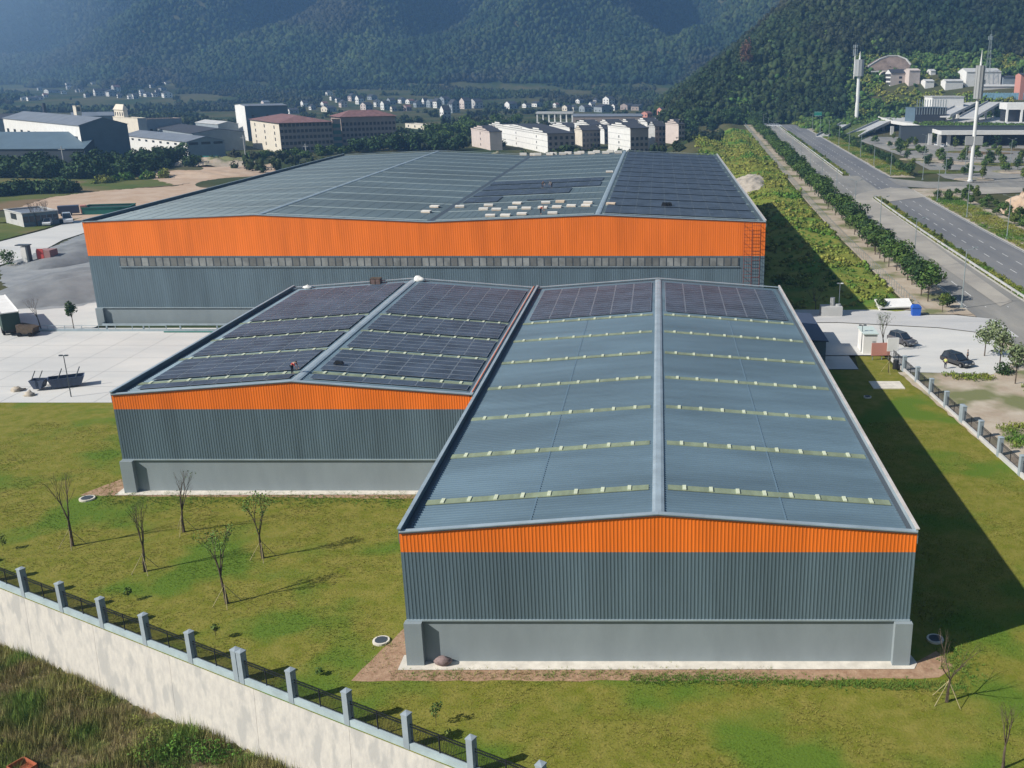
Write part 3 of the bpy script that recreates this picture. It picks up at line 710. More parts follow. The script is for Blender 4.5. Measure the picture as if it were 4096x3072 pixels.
def leafy(nm, loc, h, cr, label, group=None, kind='leaf', nl=420, trunk=.45, seed=0, lobes=7, size=.26, zs=.8, cat='tree', tr=.09):
    rr = np.random.default_rng(seed+100); e = empty(nm, loc, label, cat, group); mb = MB()
    zt = h*trunk; mb.tube((0, 0, -.3), (0, 0, zt), tr*h/5, tr*.6*h/5, 6, 0, False)
    parts = []
    hc = (h-zt)/2
    for k in range(lobes):
        a = rr.uniform(0, 6.28); q = rr.uniform(.1, .62)*cr if k else 0
        c = np.array((q*math.cos(a), q*math.sin(a), zt+hc*(.75+rr.uniform(-.45, .75)))); r_ = cr*rr.uniform(.42, .68)
        mb.tube((0, 0, zt*.8), tuple(c), tr*.5*h/5, .02, 4, 0, False)
        parts.append(t_leaves(nl//lobes, c, (r_, r_, r_*zs), size))
    mb.build('trunk', M['bark'], e)
    V, T = t_merge(parts); npmesh('crown', V, T, M[kind], e)
    return e
# street trees along the pavement: three source trees, copied down the road
src = [leafy('street_tree', (0, 0, 0), 4.7+.4*k, 1.75+.2*k, 'x', seed=k, kind='leafd' if k == 1 else 'leaf', nl=700, size=.3) for k in range(3)]
GS = 'street trees between the bar fence and the road'
ys = list(np.arange(176, 330, 4.6)); y = ys[-1]
while y < 690: y += 5.2; ys.append(y)
first = [True]*3
for k, y in enumerate(ys):
    v = (k*7+k//3) % 3
    if first[v]: t = src[v]; first[v] = False
    else: t = copy_tree(src[v])
    t.location = (49.6+sf(y)+random.uniform(-.7, .7), y+random.uniform(-.5, .5), float(zroad(y))+.1); s = random.uniform(1.1, 1.5); t.scale = (s*1.15, s*1.15, s*random.uniform(.9, 1.05)); t.rotation_euler = (0, 0, random.uniform(0, 6.28))
    t['group'] = GS
    t['label'] = 'round crowned street tree on the left pavement, %s from the near end' % nth(k) if k < 24 else 'round crowned tree in the far part of the left pavement row'
def put_leafy(px, py, h, cr, label, nm='leafy_tree', src_=None, **k):
    p = at(px, py); return leafy(nm, tuple(p), h, cr, label, **k)
put_leafy(3790, 1240, 3.6, 1.5, 'compact ball shaped tree at the end of the street tree row, near the lamp post', seed=21, kind='leafd', nl=600, trunk=.3)
put_leafy(3768, 1262, 4.3, 1.3, 'thin yellowish young tree on the bare ground by the road end of the drive', seed=22, kind='leafy', nl=220)
for (px, py, h, lab) in [(3937, 1432, 6.0, 'pale flowering tree right of the black car, nearest to it'), (3996, 1485, 6.4, 'pale leaved tree behind the sandy plot, middle of the three by the cars'), (4060, 1540, 6.0, 'pale leaved tree at the right edge of the photo above the sandy plot')]:
    put_leafy(px, py, h, 2.2, lab, seed=px, kind='leafp', nl=520, size=.3)
put_leafy(4012, 1500, 1.8, 1.5, 'dense round dark bush at the top of the sandy plot', nm='bush', seed=31, kind='leafd', nl=500, trunk=.1, cat='bush', size=.22)
put_leafy(3515, 1243, 2.9, 1.35, 'rounded green shrub at the foot of the bank beside the white board', nm='bush', seed=32, kind='leaf', nl=600, trunk=.1, cat='bush', size=.2)
put_leafy(3635, 1225, 1.6, 1.0, 'low shrub between the white board and the blue bin', nm='bush', seed=33, kind='leaf', nl=300, trunk=.1, cat='bush', size=.2)
put_leafy(297, 1322, 5.2, 1.1, 'small leaning dark green tree by the handrail left of the largest warehouse', nm='yard_tree', seed=34, kind='leafd', nl=500, trunk=.5, size=.25, zs=1.1)
for k, (px, py, h, lab) in enumerate([(515, 2405, 1.3, 'small green shrub on the lawn near the retaining wall, below the two left trees'), (865, 2560, 1.4, 'thin yellowish sapling by the lawn fence near the doubled post'), (1745, 2900, 2.0, 'leafy green sapling close to the lawn fence, in front of the nearest warehouse'), (15, 2200, 1.6, 'small sapling by the lawn fence at the left edge'), (1280, 2700, .9, 'tiny shrub on the lawn near the soil strip corner'), (1790, 2960, .7, 'tiny bright shrub at the bottom edge of the lawn')]):
    leafy('sapling', tuple(flat(px, py)), h, .42*h**.5, lab, seed=40+k, kind='leafy' if k % 2 else 'leaf', nl=90, trunk=.3, size=.13, cat='sapling', lobes=4, tr=.05)

# right verge hedge trees, car park trees
hs = [leafy('verge_tree', (0, 0, 0), 4.0+.8*k, 1.8, 'x', seed=60+k, kind=('leaf', 'leafd', 'leafy')[k], nl=500, trunk=.22, size=.34) for k in range(3)]
used = [False]*3
def cp(v, loc, s, label, group):
    if not used[v]: t = hs[v]; used[v] = True
    else: t = copy_tree(hs[v])
    t.location = loc; t.scale = (s, s, s); t.rotation_euler = (0, 0, random.uniform(0, 6.28)); t['label'] = label; t['group'] = group
for k in range(44):
    y = 384+k*5.1+random.uniform(-.8, .8)
    cp(random.choice((0, 1, 1)), (kR(y)+8.5+random.uniform(-.8, .8), y, float(zroad(y))), random.uniform(.75, 1.1), 'dense green tree in the hedge row between the far carriageway and the car park', 'hedge trees beside the car park')
for k in range(38):
    y = 212+k*3.2; x = kR(y)+11+random.uniform(-2, 6)
    cp(random.choice((0, 0, 2)), (x, y, float(zroad(y))), random.uniform(.65, 1.05), 'bushy green tree in the thicket on the right verge below the side road', 'thicket on the right verge')
cpk = [(3500+k*29 % 596, 575+(k*53) % 140) for k in range(26) if not 3480 < 3500+k*29 % 596 < 3620 or (k*53) % 140 < 40]+[(3575, 560), (3560, 590), (3640, 585), (3660, 590), (3690, 620), (3715, 655), (3750, 640), (3768, 650), (3795, 690), (3860, 640), (3855, 700), (3830, 580), (3870, 600), (3950, 665), (3960, 655), (4005, 680), (4010, 650), (4070, 680), (3930, 720), (3905, 640), (4085, 640), (4050, 600), (3975, 600), (3600, 620), (3625, 605), (3940, 595), (3985, 585), (4090, 720)]
for k, (px, py) in enumerate(cpk):
    p = at(px, py); cp(k % 3, p, random.uniform(.85, 1.4), 'small green tree on a planted island of the car park', 'car park trees')
cp(1, at(3750, 803), .8, 'lone round tree on the corner island where the side road joins', 'corner trees'); cp(0, at(3790, 806), 1.1, 'taller tree with a bare stem behind the round corner tree', 'corner trees')
# median shrubs
for k in range(46):
    y = random.choice([random.uniform(180, 318), random.uniform(388, 600)]); x = mL(y)+random.uniform(.9, 2.5)
    cp(random.choice((0, 2)), (x, y, float(zroad(y))+.1), random.uniform(.22, .42), 'small thin shrub growing on the grassy median', 'median shrubs')

# ------------------------------------------------------------------ street lamps
def lamp_src():
    e = empty('street_lamp', (0, 0, 0), 'x', 'street lamp')
    mb = MB(); mb.tube((0, 0, 0), (0, 0, 10.5), .13, .07, 8); mb.box((-.25, -.25, 0), (.25, .25, .5)); mb.build('pole', M['lampmetal'], e)
    mb = MB(); mb.beam((0, 0, 10.3), (1.7, 0, 10.8), .07, .07); mb.beam((0, 0, 10.3), (-1.1, 0, 10.7), .07, .07); mb.build('arm', M['lampmetal'], e)
    for x in (1.5, -1.5):
        mb = MB(); mb.prism([(x-.4*np.sign(x), -.14, 10.75), (x+.45*np.sign(x), -.1, 10.85), (x+.45*np.sign(x), .1, 10.85), (x-.4*np.sign(x), .14, 10.75)], (0, 0, .1)); mb.build('lamp_head', M['lampmetal'], e)
    return e
LS = lamp_src()
lamps = [(kL(y)-.8, y, 'pole lamp among the left pavement trees', 'lamps along the left pavement') for y in [171, 206, 241, 276, 311, 346, 381, 416, 451, 486, 521, 560, 600, 640]]
lamps += [(kR(y)+1.3, y, 'pole lamp on the right verge of the road', 'lamps along the right verge') for y in [210, 243, 278, 312, 388, 425, 460, 495, 530, 570, 610, 650]]
lamps += [(x, y, 'pole lamp standing in the car park', 'car park lamps') for x, y in [(112, 392), (128, 420), (120, 455), (150, 430), (98, 372)]]
for k, (x, y, lab, gr) in enumerate(lamps):
    t = LS if k == 0 else copy_tree(LS)
    t.location = (x, y, float(zroad(y))); t['label'] = '%s, %s from near end' % (lab, nth(k if k < 14 else (k-14 if k < 26 else k-26))); t['group'] = gr
    t.scale = (1, 1, 1.0)
def twin_lamp(loc, h, label, col='lampmetal'):
    e = empty('yard_lamp', loc, label, 'lamp'); mb = MB(); mb.tube((0, 0, 0), (0, 0, h), .07, .05, 8); mb.build('pole', M[col], e)
    for x in (-.35, .35):
        mb = MB(); mb.cbox((x, 0, h), (.4, .3, .14)); mb.tube((x*.1, 0, h-.05), (x, 0, h), .03, .03, 4); mb.build('lamp_head', M[col], e)
    return e
twin_lamp(tuple(flat(285, 1588)), 5.6, 'dark twin headed yard lamp at the near edge of the concrete yard', 'flashd')
twin_lamp(tuple(flat(3354, 1250)), 5.2, 'white twin headed lamp by the concrete box on the right', 'mast')
twin_lamp(tuple(flat(3444, 1412)), 4.3, 'slim dark lamp at the corner of the white booth', 'flashd')

# ------------------------------------------------------------------ small things in the yards
def manhole(px, py, r, lab):
    e = empty('manhole', tuple(flat(px, py)), lab, 'manhole'); mb = MB()
    mb.tube((0, 0, -.02), (0, 0, .16), r, r, 20); mb.build('ring', M['apron'], e)
    mb = MB(); mb.tube((0, 0, .16), (0, 0, .19), r*.74, r*.74, 20)
    for k in range(-3, 4): mb.box((-r*.6, k*r*.17-.02, .19), (r*.6, k*r*.17+.02, .21))
    mb.build('cover', M['flashd'], e)
manhole(349, 1997, .72, 'white rimmed manhole on the lawn left of the solar roofed warehouse')
manhole(1525, 2567, .62, 'white rimmed manhole beside the red soil at the nearest warehouse')
manhole(3740, 2560, .62, 'manhole in the dark shadow at the right corner of the nearest warehouse')
manhole(3470, 1590, .5, 'small manhole in the long shadow right of the nearest warehouse')
mb = MB(); c = flat(3550, 1542); mb.box((c.x-2.2, c.y-1.6, -.02), (c.x+2.0, c.y+1.6, .12)); o = mb.build('concrete_slab', M['apron']); tag(o, 'flat pale concrete slab set in the lawn left of the plot fence', 'slab')
# rock by the base wall
V, T = ICO2; V = V*(1+.12*rng.normal(size=(len(V), 1)))*np.array((.62, .34, .40))+np.array((-15.2, 60.75, .36)); o = npmesh('boulder', V, T, mat('purple_stone', (.22, .165, .16), .9, .25, 3, .03)); tag(o, 'reddish boulder leaning on the base wall at its left column', 'rock')
V, T = ICO2
# dumpsters
def dumpster(name, loc, L, W, H_, rz, lab):
    e = empty(name, loc, lab, 'container', None, rz); mb = MB(); t = .08
    P0 = [(-L/2+.5, -W/2, .25), (L/2-.5, -W/2, .25), (L/2-.5, W/2, .25), (-L/2+.5, W/2, .25)]; P1 = [(-L/2, -W/2, H_), (L/2, -W/2, H_), (L/2, W/2, H_), (-L/2, W/2, H_)]
    mb.poly(P0[::-1])
    for k in range(4): mb.poly([P0[k], P0[(k+1) % 4], P1[(k+1) % 4], P1[k]])
    q = .1; P2 = [(p[0]*(1-q*2/L), p[1]*(1-q*2/W), H_) for p in P1]; P3 = [(p[0]*.93, p[1]*.9, .4) for p in P0]
    for k in range(4): mb.poly([P1[k], P1[(k+1) % 4], P2[(k+1) % 4], P2[k]]); mb.poly([P2[k], P2[(k+1) % 4], P3[(k+1) % 4], P3[k]])
    mb.poly(P3); 
    for x in np.linspace(-L/2+1, L/2-1, 5): mb.box((x-.04, -W/2-.06, .3), (x+.04, -W/2, H_))
    mb.build('bin_body', M['navy'], e)
    for x in (-L*.12, L*.36):
        mb = MB(); mb.beam((x-.4, -W/2+.1, H_-.1), (x+.25, -W/2+.3, H_+1.3), .12, .1); mb.build('lifting_arm', M['flashd'], e)
    return e
a = flat(215, 1558); b = flat(325, 1545); c = (a+b)/2
dumpster('dumpster', (c.x-.3, c.y+.6, .03), 4.3, 1.9, 1.4, math.atan2(b.y-a.y, b.x-a.x), 'long open dark container with raised arms behind the yard lamp')
a = flat(128, 1568); b = flat(180, 1556); c = (a+b)/2
dumpster('dumpster', (c.x, c.y+.4, .03), 1.9, 1.5, 1.4, .1, 'short dark open container left of the long one')
for k, (px, py, lab) in enumerate([(70, 1565, 'leftmost heap of pale scrap by the lawn edge'), (115, 1583, 'pale scrap heap just left of the short container'), (195, 1540, 'white sack pile between the two dark containers')]):
    V2, T2 = ICO2; p = flat(px, py); V2 = V2*(1+.3*rng.normal(size=(len(V2), 1)))*np.array((.7, .55, .4))+np.array((p.x, p.y, .2)); tag(npmesh('scrap_heap', V2, T2, M['white' if k == 2 else 'rubble']), lab, 'heap')
# handrail and kerb beside the largest warehouse
e = empty('handrail', (-102, 155.9, 0), 'low grey tubular handrail along the far side of the concrete yard', 'railing'); mb = MB()
for z in (.5, .95): mb.beam((0, 0, z), (22, 0, z), .05, .05)
mb.build('rail', M['flash'], e)
for x in np.arange(0, 22.1, 2.75): mb = MB(); mb.box((x-.04, -.04, 0), (x+.04, .04, .95)); mb.build('rail_post', M['flash'], e)
mb = MB(); mb.box((-102, 155.7, 0), (-53, 156.0, .35)); mb.box((-90.5, 156.2, .9), (-53, 156.5, 1.15)); 
for x in np.arange(-90, -53, 6): mb.box((x, 156.25, 0), (x+.2, 156.45, .9))
tag(mb.build('guard_rail', M['flash']), 'pale horizontal guard rail in front of the largest warehouse base', 'railing')
mb = MB(); mb.tube((-80, 155.0, .12), (-71, 155.0, .12), .12, .12, 8); tag(mb.build('pipe', M['green']), 'long thin pipe lying on the yard before the guard rail', 'pipe')
# truck at the left edge
def box_truck(loc, rz, lab):
    e = empty('box_truck', loc, lab, 'truck', None, rz)
    mb = MB(); mb.box((-1.25, 0, 1.0), (1.25, 15.5, 3.7)); mb.build('cargo_box', M['dgreen'], e)
    mb = MB(); mb.box((-1.3, -.05, 3.7), (1.3, 15.55, 3.85)); mb.box((-1.3, -.1, 3.85), (-1.18, 15.5, 3.95)); mb.box((1.18, -.1, 3.85), (1.3, 15.5, 3.95)); mb.build('roof_panel', M['white'], e)
    mb = MB(); mb.prism([(-1.2, 15.7, .7), (-1.2, 17.8, .7), (-1.2, 17.7, 1.9), (-1.2, 17.2, 3.0), (-1.2, 15.7, 3.1)], (2.4, 0, 0)); mb.build('cab', M['white'], e)
    mb = MB(); mb.box((-1.0, .1, .6), (1.0, 17, .95)); mb.build('chassis', M['blackmetal'], e)
    for y in (1.5, 2.9, 12.5, 16.6):
        for x in (-1.1, 1.1): mb = MB(); mb.tube((x-.15, y, .5), (x+.15, y, .5), .5, .5, 16); mb.build('wheel', M['tyre'], e)
    return e
p = flat(45, 1350); box_truck((p.x-.2, p.y+1.0, .03), .68, 'long cargo truck with white roof cut by the left edge of the photo')
e = empty('cart', tuple(flat(112, 1342)), 'small dark handcart beside the parked truck', 'cart')
mb = MB(); mb.prism([(-1.2, -.8, .5), (1.2, -.8, .5), (1.5, -.8, 1.4), (-1.2, -.8, 1.9)], (0, 1.8, 0)); mb.build('tray', M['bark'], e)
mb = MB(); mb.box((-1.3, -.9, .3), (1.4, 1.1, .5)); mb.build('cart_bed', M['blackmetal'], e)
for x in (-.8, .9): mb = MB(); mb.tube((x, -1.0, .35), (x, -.8, .35), .35, .35, 12); mb.build('wheel', M['tyre'], e)
# gate marker: white and dark pillar with pink box
e = empty('gate_hut', tuple(flat(125, 1058)), 'small hut with a white and dark pillar and faded pink box beside the concrete road', 'hut')
mb = MB(); mb.box((-1.4, -.5, 0), (-.3, .6, 4.0)); mb.build('pillar', M['white'], e)
mb = MB(); mb.box((-.3, -.6, 0), (.1, .7, 4.2)); mb.box((-2.4, -.7, 4.2), (.4, .8, 4.4)); mb.build('pillar_back', M['flashd'], e)
mb = MB(); mb.box((1.2, .5, .0), (4.2, 3.5, 3.0)); mb.build('box_wall', mat('pinkish_box', (.30, .17, .16), .8), e)
mb = MB(); mb.box((1.4, .45, 0), (2.8, .5, 3.4)); mb.build('door', M['red'], e)
mb = MB(); mb.box((-4, -1.6, 0), (7.5, 3.8, .15)); mb.build('slab', M['apron'], e)
# concrete box, pipe, board, bin, booth, boards on the right
p = flat(3352, 1268); e = empty('concrete_box', (p.x-1.3, p.y+.3, 0), 'square grey concrete tank with a short pipe at the foot of the bank', 'tank')
mb = MB(); mb.box((-1.7, -1.0, 0), (1.9, 1.2, 1.9)); mb.build('tank_body', M['lightgrey'], e)
mb = MB(); mb.tube((.3, .3, 1.9), (.3, .3, 3.3), .42, .42, 12); mb.tube((1.3, .2, 1.9), (1.3, .2, 2.2), .5, .45, 12); mb.build('pipe', M['pcgrey'], e)
p = flat(3578, 1243); mb = MB(); T = Matrix.Translation((p.x, p.y+.9, 1.0)) @ Matrix.Rotation(R(16), 4, 'X') @ Matrix.Rotation(.06, 4, 'Z')
mb.box((-3.1, -1.5, 0), (3.1, 1.6, .25), 0, T); mb.box((-2.8, -1.3, -.9), (-2.5, 1.2, 0), 0, T); mb.box((2.5, -1.3, -.9), (2.8, 1.2, 0), 0, T); o = mb.build('tilted_board', M['white']); tag(o, 'tilted white board table on the bank foot next to the shrub', 'board')
p = flat(3662, 1268); e = empty('waste_bin', tuple(p), 'bright blue plastic bin beside the entrance drive', 'bin')
mb = MB(); mb.prism([(-.65, -.5, .1), (.65, -.5, .1), (.8, -.5, 1.7), (-.8, -.5, 1.7)], (0, 1.1, 0)); mb.build('bin_body', M['blue'], e)
mb = MB(); mb.prism([(-.85, -.6, 1.7), (.85, -.6, 1.7), (.6, -.6, 2.1), (-.6, -.6, 2.1)], (0, 1.3, 0)); mb.build('lid', M['blue'], e)
for x in (-.5, .5): mb = MB(); mb.tube((x-.05, 0, .12), (x+.05, 0, .12), .13, .13, 10); mb.build('wheel', M['tyre'], e)
p = flat(3478, 1420); e = empty('guard_booth', (p.x, p.y, .17), 'white box shaped guard booth between the shaded slab and the grey car', 'booth')
mb = MB(); mb.box((-1.0, 0, 0), (1.0, 4.2, 3.0)); mb.build('wall', M['white'], e)
mb = MB(); mb.box((-1.15, -.2, 3.0), (1.15, 4.4, 3.15)); mb.build('roof', mat('booth_roof', (.52, .60, .57), .6), e)
mb = MB(); mb.box((1.0, .8, 1.0), (1.04, 3.2, 2.3)); mb.build('window', M['window'], e)
mb = MB(); mb.box((.3, -.04, 1.2), (.75, .0, 2.0)); mb.build('window', M['pcgrey'], e)
p = flat(3537, 1440); e = empty('notice_board', tuple(p), 'red and white notice boards propped behind the start of the plot fence', 'sign')
mb = MB(); T = Matrix.Rotation(.1, 4, 'Z'); mb.box((-2.0, 0, .7), (.8, .12, 2.6), 0, T); mb.build('red_board', M['redpale'], e)
mb = MB(); mb.box((.2, -.35, 1.4), (1.9, -.23, 3.4), 0, T); mb.build('white_board', M['white'], e)
mb = MB()
for x in (-1.8, -.4, .6, 1.7): mb.box((x, .12, 0), (x+.1, .22, 2.6), 0, T)
mb.build('leg', M['lampmetal'], e)
mb = MB(); p = flat(3582, 1475); mb.tube((p.x, p.y, 0), (p.x, p.y, 1.3), .45, .4, 12); tag(mb.build('barrel', M['blackmetal']), 'dark barrel on the lawn at the first fence post', 'barrel')

# ------------------------------------------------------------------ cars
def car(loc, rz, kind, paint, label, L=4.6, W=1.85, H_=1.5, detail=True, group=None):
    e = empty('parked_car', loc, label, 'car', group, rz)     # +x is the front
    h0 = .28; bl_ = H_*.56
    if kind == 'suv': prof = [(-L/2, .45), (-L/2, bl_*.95), (-L/2+.1, bl_*1.05), (L*.18, bl_*1.05), (L/2-.35, bl_*.93), (L/2, bl_*.72), (L/2, .35), (L/2-.2, h0), (-L/2+.2, h0)]
    else: prof = [(-L/2, .45), (-L/2+.05, bl_*.95), (-L/2+.5, bl_*1.02), (L*.2, bl_*1.02), (L/2-.45, bl_*.82), (L/2, bl_*.6), (L/2, .35), (L/2-.2, h0), (-L/2+.2, h0)]
    me = MB()
    ws = [(-W/2+.1, 1), (-W/2, .98), (W/2, .98), (W/2-.1, 1)]
    # body: shell with slightly tucked sides
    n = len(prof); yy = [-W/2+.05, -W/2, W/2, W/2-.05]; sc = [.985, 1, 1, .985]
    rings = []
    for y_, s_ in zip([-W/2+.09, -W/2, W/2, W/2-.09], [.97, 1, 1, .97]):
        rings.append([(x*s_, y_, h0+(z-h0)*(1.0 if s_ == 1 else 1.04)) for x, z in prof])
    rings[1] = [(x, y_, min(z, bl_*.93)) for x, y_, z in rings[1]]; rings[2] = [(x, y_, min(z, bl_*.93)) for x, y_, z in rings[2]]
    i = len(me.v)
    for r_ in rings: me.v += r_
    for a in range(3):
        for k in range(n): me.f.append((i+a*n+k, i+a*n+(k+1) % n, i+(a+1)*n+(k+1) % n, i+(a+1)*n+k)); me.m.append(0)
    me.f.append(tuple(i+k for k in range(n))[::-1]); me.m.append(0); me.f.append(tuple(i+3*n+k for k in range(n))); me.m.append(0)
    me.build('body', paint, e)
    z0 = bl_*1.0
    if kind == 'suv': gp = [(-L/2+.15, z0), (-L/2+.45, H_-.04), (L*.02, H_-.04), (L*.22, z0)]
    else: gp = [(-L/2+.55, z0), (-L/2+1.15, H_-.04), (L*.04, H_-.04), (L*.24, z0)]
    me = MB(); w1, w2 = W/2-.12, W/2-.3
    b0 = [(gp[0][0], -w1, z0), (gp[3][0], -w1, z0), (gp[3][0], w1, z0), (gp[0][0], w1, z0)]; t0 = [(gp[1][0], -w2, H_-.04), (gp[2][0], -w2, H_-.04), (gp[2][0], w2, H_-.04), (gp[1][0], w2, H_-.04)]
    for k in range(4): me.poly([b0[k], b0[(k+1) % 4], t0[(k+1) % 4], t0[k]])
    me.poly(t0); me.build('windows', M['glass'], e)
    me = MB(); me.prism([(gp[1][0]-.03, -w2-.04, H_-.045), (gp[2][0]+.05, -w2-.04, H_-.045), (gp[2][0]+.05, w2+.04, H_-.045), (gp[1][0]-.03, w2+.04, H_-.045)], (0, 0, .05))
    for s_ in (-1, 1):
        for gx_, tx_ in ((gp[0][0], gp[1][0]), ((gp[0][0]+gp[3][0])/2, (gp[1][0]+gp[2][0])/2), (gp[3][0], gp[2][0])): me.beam((gx_, s_*(w1+.01), z0), (tx_, s_*(w2+.02), H_-.03), .07, .07)
    me.build('roof', paint, e)
    for x in (-L*.31, L*.32):
        for s_ in (-1, 1):
            me = MB(); me.tube((x, s_*(W/2-.2), .34), (x, s_*(W/2+.02), .34), .34, .34, 18); wv = me.build('wheel', M['tyre'], e)
            me = MB(); me.tube((x, s_*(W/2+.02), .34), (x, s_*(W/2+.035), .34), .2, .2, 12); me.build('rim', M['rim'], wv)
    if detail:
        for s_ in (-1, 1):
            me = MB(); me.cbox((L/2-.12, s_*(W/2-.28), bl_*.70), (.3, .36, .13)); me.build('headlight', M['white'], e)
            me = MB(); me.cbox((-L/2+.02, s_*(W/2-.2), bl_*.8), (.1, .25, .2)); me.build('tail_light', M['lampred'], e)
            me = MB(); me.cbox((L*.2, s_*(W/2+.06), z0+.06), (.15, .18, .13)); me.build('mirror', paint, e)
        me = MB(); me.cbox((L/2+.012, 0, .42), (.02, .46, .13)); me.build('licence_plate', M['white'], e)
    return e
c = (flat(3758, 1455, .17)+flat(3905, 1490, .17))/2
car((42.9, 136.2, .17), math.atan2(-.87, .5), 'suv', M['carblack'], 'black rounded car with people beside it on the entrance concrete', 4.8, 1.95, 1.65)
car((37.7, 147.6, .17), math.atan2(-.87, .5), 'suv', M['cargrey'], 'dusty grey car parked beside the white booth', 4.8, 1.9, 1.75)
p = flat(185, 903); car((p.x, p.y+1, .05), -1.2, 'suv', M['carwhite'], 'white car with dark patches parked before the low grey office', 4.8, 2.0, 2.0)
p = flat(264, 892); car((p.x, p.y+1, .05), -1.0, 'suv', M['carwhite'], 'larger white van like car nearest the green shed', 6.0, 2.4, 2.6)
for k, (px, py, lab) in enumerate([(3660, 563, 'silver car parked at an angle under the raised deck'), (3752, 577, 'left one of two white cars by the deck pillars'), (3775, 582, 'right one of two white cars by the deck pillars')]):
    p = at(px, py+6); car(tuple(p), .5+k*.2, 'sedan', M['carwhite'], lab, 4.6, 1.9, 1.5, False)
for k, (px, lab) in enumerate([(3042, 'leftmost white van crossing the far end of the road'), (3062, 'second white van from the left at the far end of the road'), (3090, 'third white van from the left at the far end of the road'), (3108, 'rightmost white van at the far end of the road')]):
    p = at(px, 506); car((p.x, p.y-4, p.z), .05, 'suv', M['carwhite'], lab, 5.5, 2.1, 2.3, False)

# ------------------------------------------------------------------ people
def person(loc, rz, label, shirt, trousers, pose='stand', h=1.7):
    e = empty('person', loc, label, 'person', None, rz); s = h/1.7
    J = {'pel': (0, 0, .93), 'sp': (0, .01, 1.15), 'ch': (0, .01, 1.36), 'nk': (0, .0, 1.47), 'hd': (0, -.02, 1.58), 'ht': (0, -.01, 1.68)}
    for q, sx in (('l', 1), ('r', -1)):
        J['sh'+q] = (.19*sx, .01, 1.40); J['el'+q] = (.24*sx, .02, 1.13); J['wr'+q] = (.24*sx, -.08, .90); J['pm'+q] = (.24*sx, -.10, .83)
        J['hp'+q] = (.10*sx, 0, .88); J['kn'+q] = (.12*sx, -.02, .49); J['an'+q] = (.12*sx, .02, .08); J['to'+q] = (.14*sx, -.16, .03)
    if pose == 'bend':
        for k, v in list(J.items()):
            if k[:2] in ('sp', 'ch', 'nk', 'hd', 'ht', 'sh', 'el', 'wr', 'pm'):
                a = -R(55 if k[:2] != 'sp' else 28); y, z = v[1], v[2]-.93; J[k] = (v[0], y*math.cos(a)+z*math.sin(a), .93+z*math.cos(a)-y*math.sin(a))
        for q, sx in (('l', 1), ('r', -1)):
            J['el'+q] = (.26*sx, J['sh'+q][1]-.1, J['sh'+q][2]-.28); J['wr'+q] = (.2*sx, J['sh'+q][1]-.22, J['sh'+q][2]-.5); J['pm'+q] = (.19*sx, J['sh'+q][1]-.25, J['sh'+q][2]-.57)
    rad = dict(pel=.125, sp=.12, ch=.135, nk=.055, hd=.095, ht=.07, sh=.06, el=.045, wr=.03, pm=.03, hp=.09, kn=.06, an=.04, to=.035)
    E = [('pel', 'sp'), ('sp', 'ch'), ('ch', 'nk'), ('nk', 'hd'), ('hd', 'ht')]
    for q in 'lr': E += [('ch', 'sh'+q), ('sh'+q, 'el'+q), ('el'+q, 'wr'+q), ('wr'+q, 'pm'+q), ('pel', 'hp'+q), ('hp'+q, 'kn'+q), ('kn'+q, 'an'+q), ('an'+q, 'to'+q)]
    for q, sx in (('l', 1), ('r', -1)):
        px_, py_, pz_ = J['pm'+q]
        for f in range(4):
            k = 'f%d%s' % (f, q); L = (.075, .085, .08, .06)[f]; J[k] = (px_+(f-1.5)*.004, py_-.03+f*.022, pz_-.05); J[k+'t'] = (px_-.012*sx, py_-.04+f*.022, pz_-.05-L*.6)
            rad[k] = .009; rad[k+'t'] = .008; E += [('pm'+q, k), (k, k+'t')]
        J['th'+q] = (px_-.02*sx, py_-.055, pz_-.02); rad['th'+q] = .01; E.append(('wr'+q, 'th'+q))
    def skin(name, keys, m, grow=1.0, cut=None, rootk='pel'):
        keys = [k for k in keys if k in J]; idx = {k: i for i, k in enumerate(keys)}
        me = bpy.data.meshes.new(name); me.from_pydata([tuple(Vector(J[k])*s) for k in keys], [(idx[a], idx[b]) for a, b in E if a in idx and b in idx], [])
        o = bpy.data.objects.new(name, me); COL.objects.link(o); o.parent = e; me.materials.append(m)
        md = o.modifiers.new('skin', 'SKIN'); lay = me.skin_vertices[0] if me.skin_vertices else None
        if lay is None:
            me.attributes  # touch
            bm_ = None
            import bmesh
            b = bmesh.new(); b.from_mesh(me); sl_ = b.verts.layers.skin.verify(); b.verts.ensure_lookup_table()
            for k, i_ in idx.items():
                r_ = rad.get(k, rad.get(k[:-1], .03))*grow*s; b.verts[i_][sl_].radius = (r_, r_); b.verts[i_][sl_].use_root = (k == rootk)
            b.to_mesh(me); b.free()
        else:
            for k, i_ in idx.items():
                r_ = rad.get(k, rad.get(k[:-1], .03))*grow*s; lay.data[i_].radius = (r_, r_); lay.data[i_].use_root = (k == rootk)
        sb = o.modifiers.new('sub', 'SUBSURF'); sb.levels = 1; sb.render_levels = 1
        return o
    bod = skin('body', list(J), M['skin'])
    skin('shirt', ['pel', 'sp', 'ch', 'shl', 'shr', 'ell', 'elr'], shirt, 1.13)
    skin('trousers', ['pel', 'hpl', 'hpr', 'knl', 'knr', 'anl', 'anr'], trousers, 1.14)
    mb = MB(); V_, T_ = ICO2; c_ = Vector(J['hd'])*s; mb.add([tuple(Vector(v)*.1*s*Vector((.95, 1.05, 1)).x+c_+Vector((0, .02, .05))*s) for v in V_ if True], [tuple(t) for t in T_ if V_[t[0]][2] > -.1]); mb.build('hair', M['hair'], e)
    mb = MB()
    for x in (-.035, .035): mb.cbox(Vector((x, J['hd'][1]-.095, J['hd'][2]))*s, (.02, .012, .01))
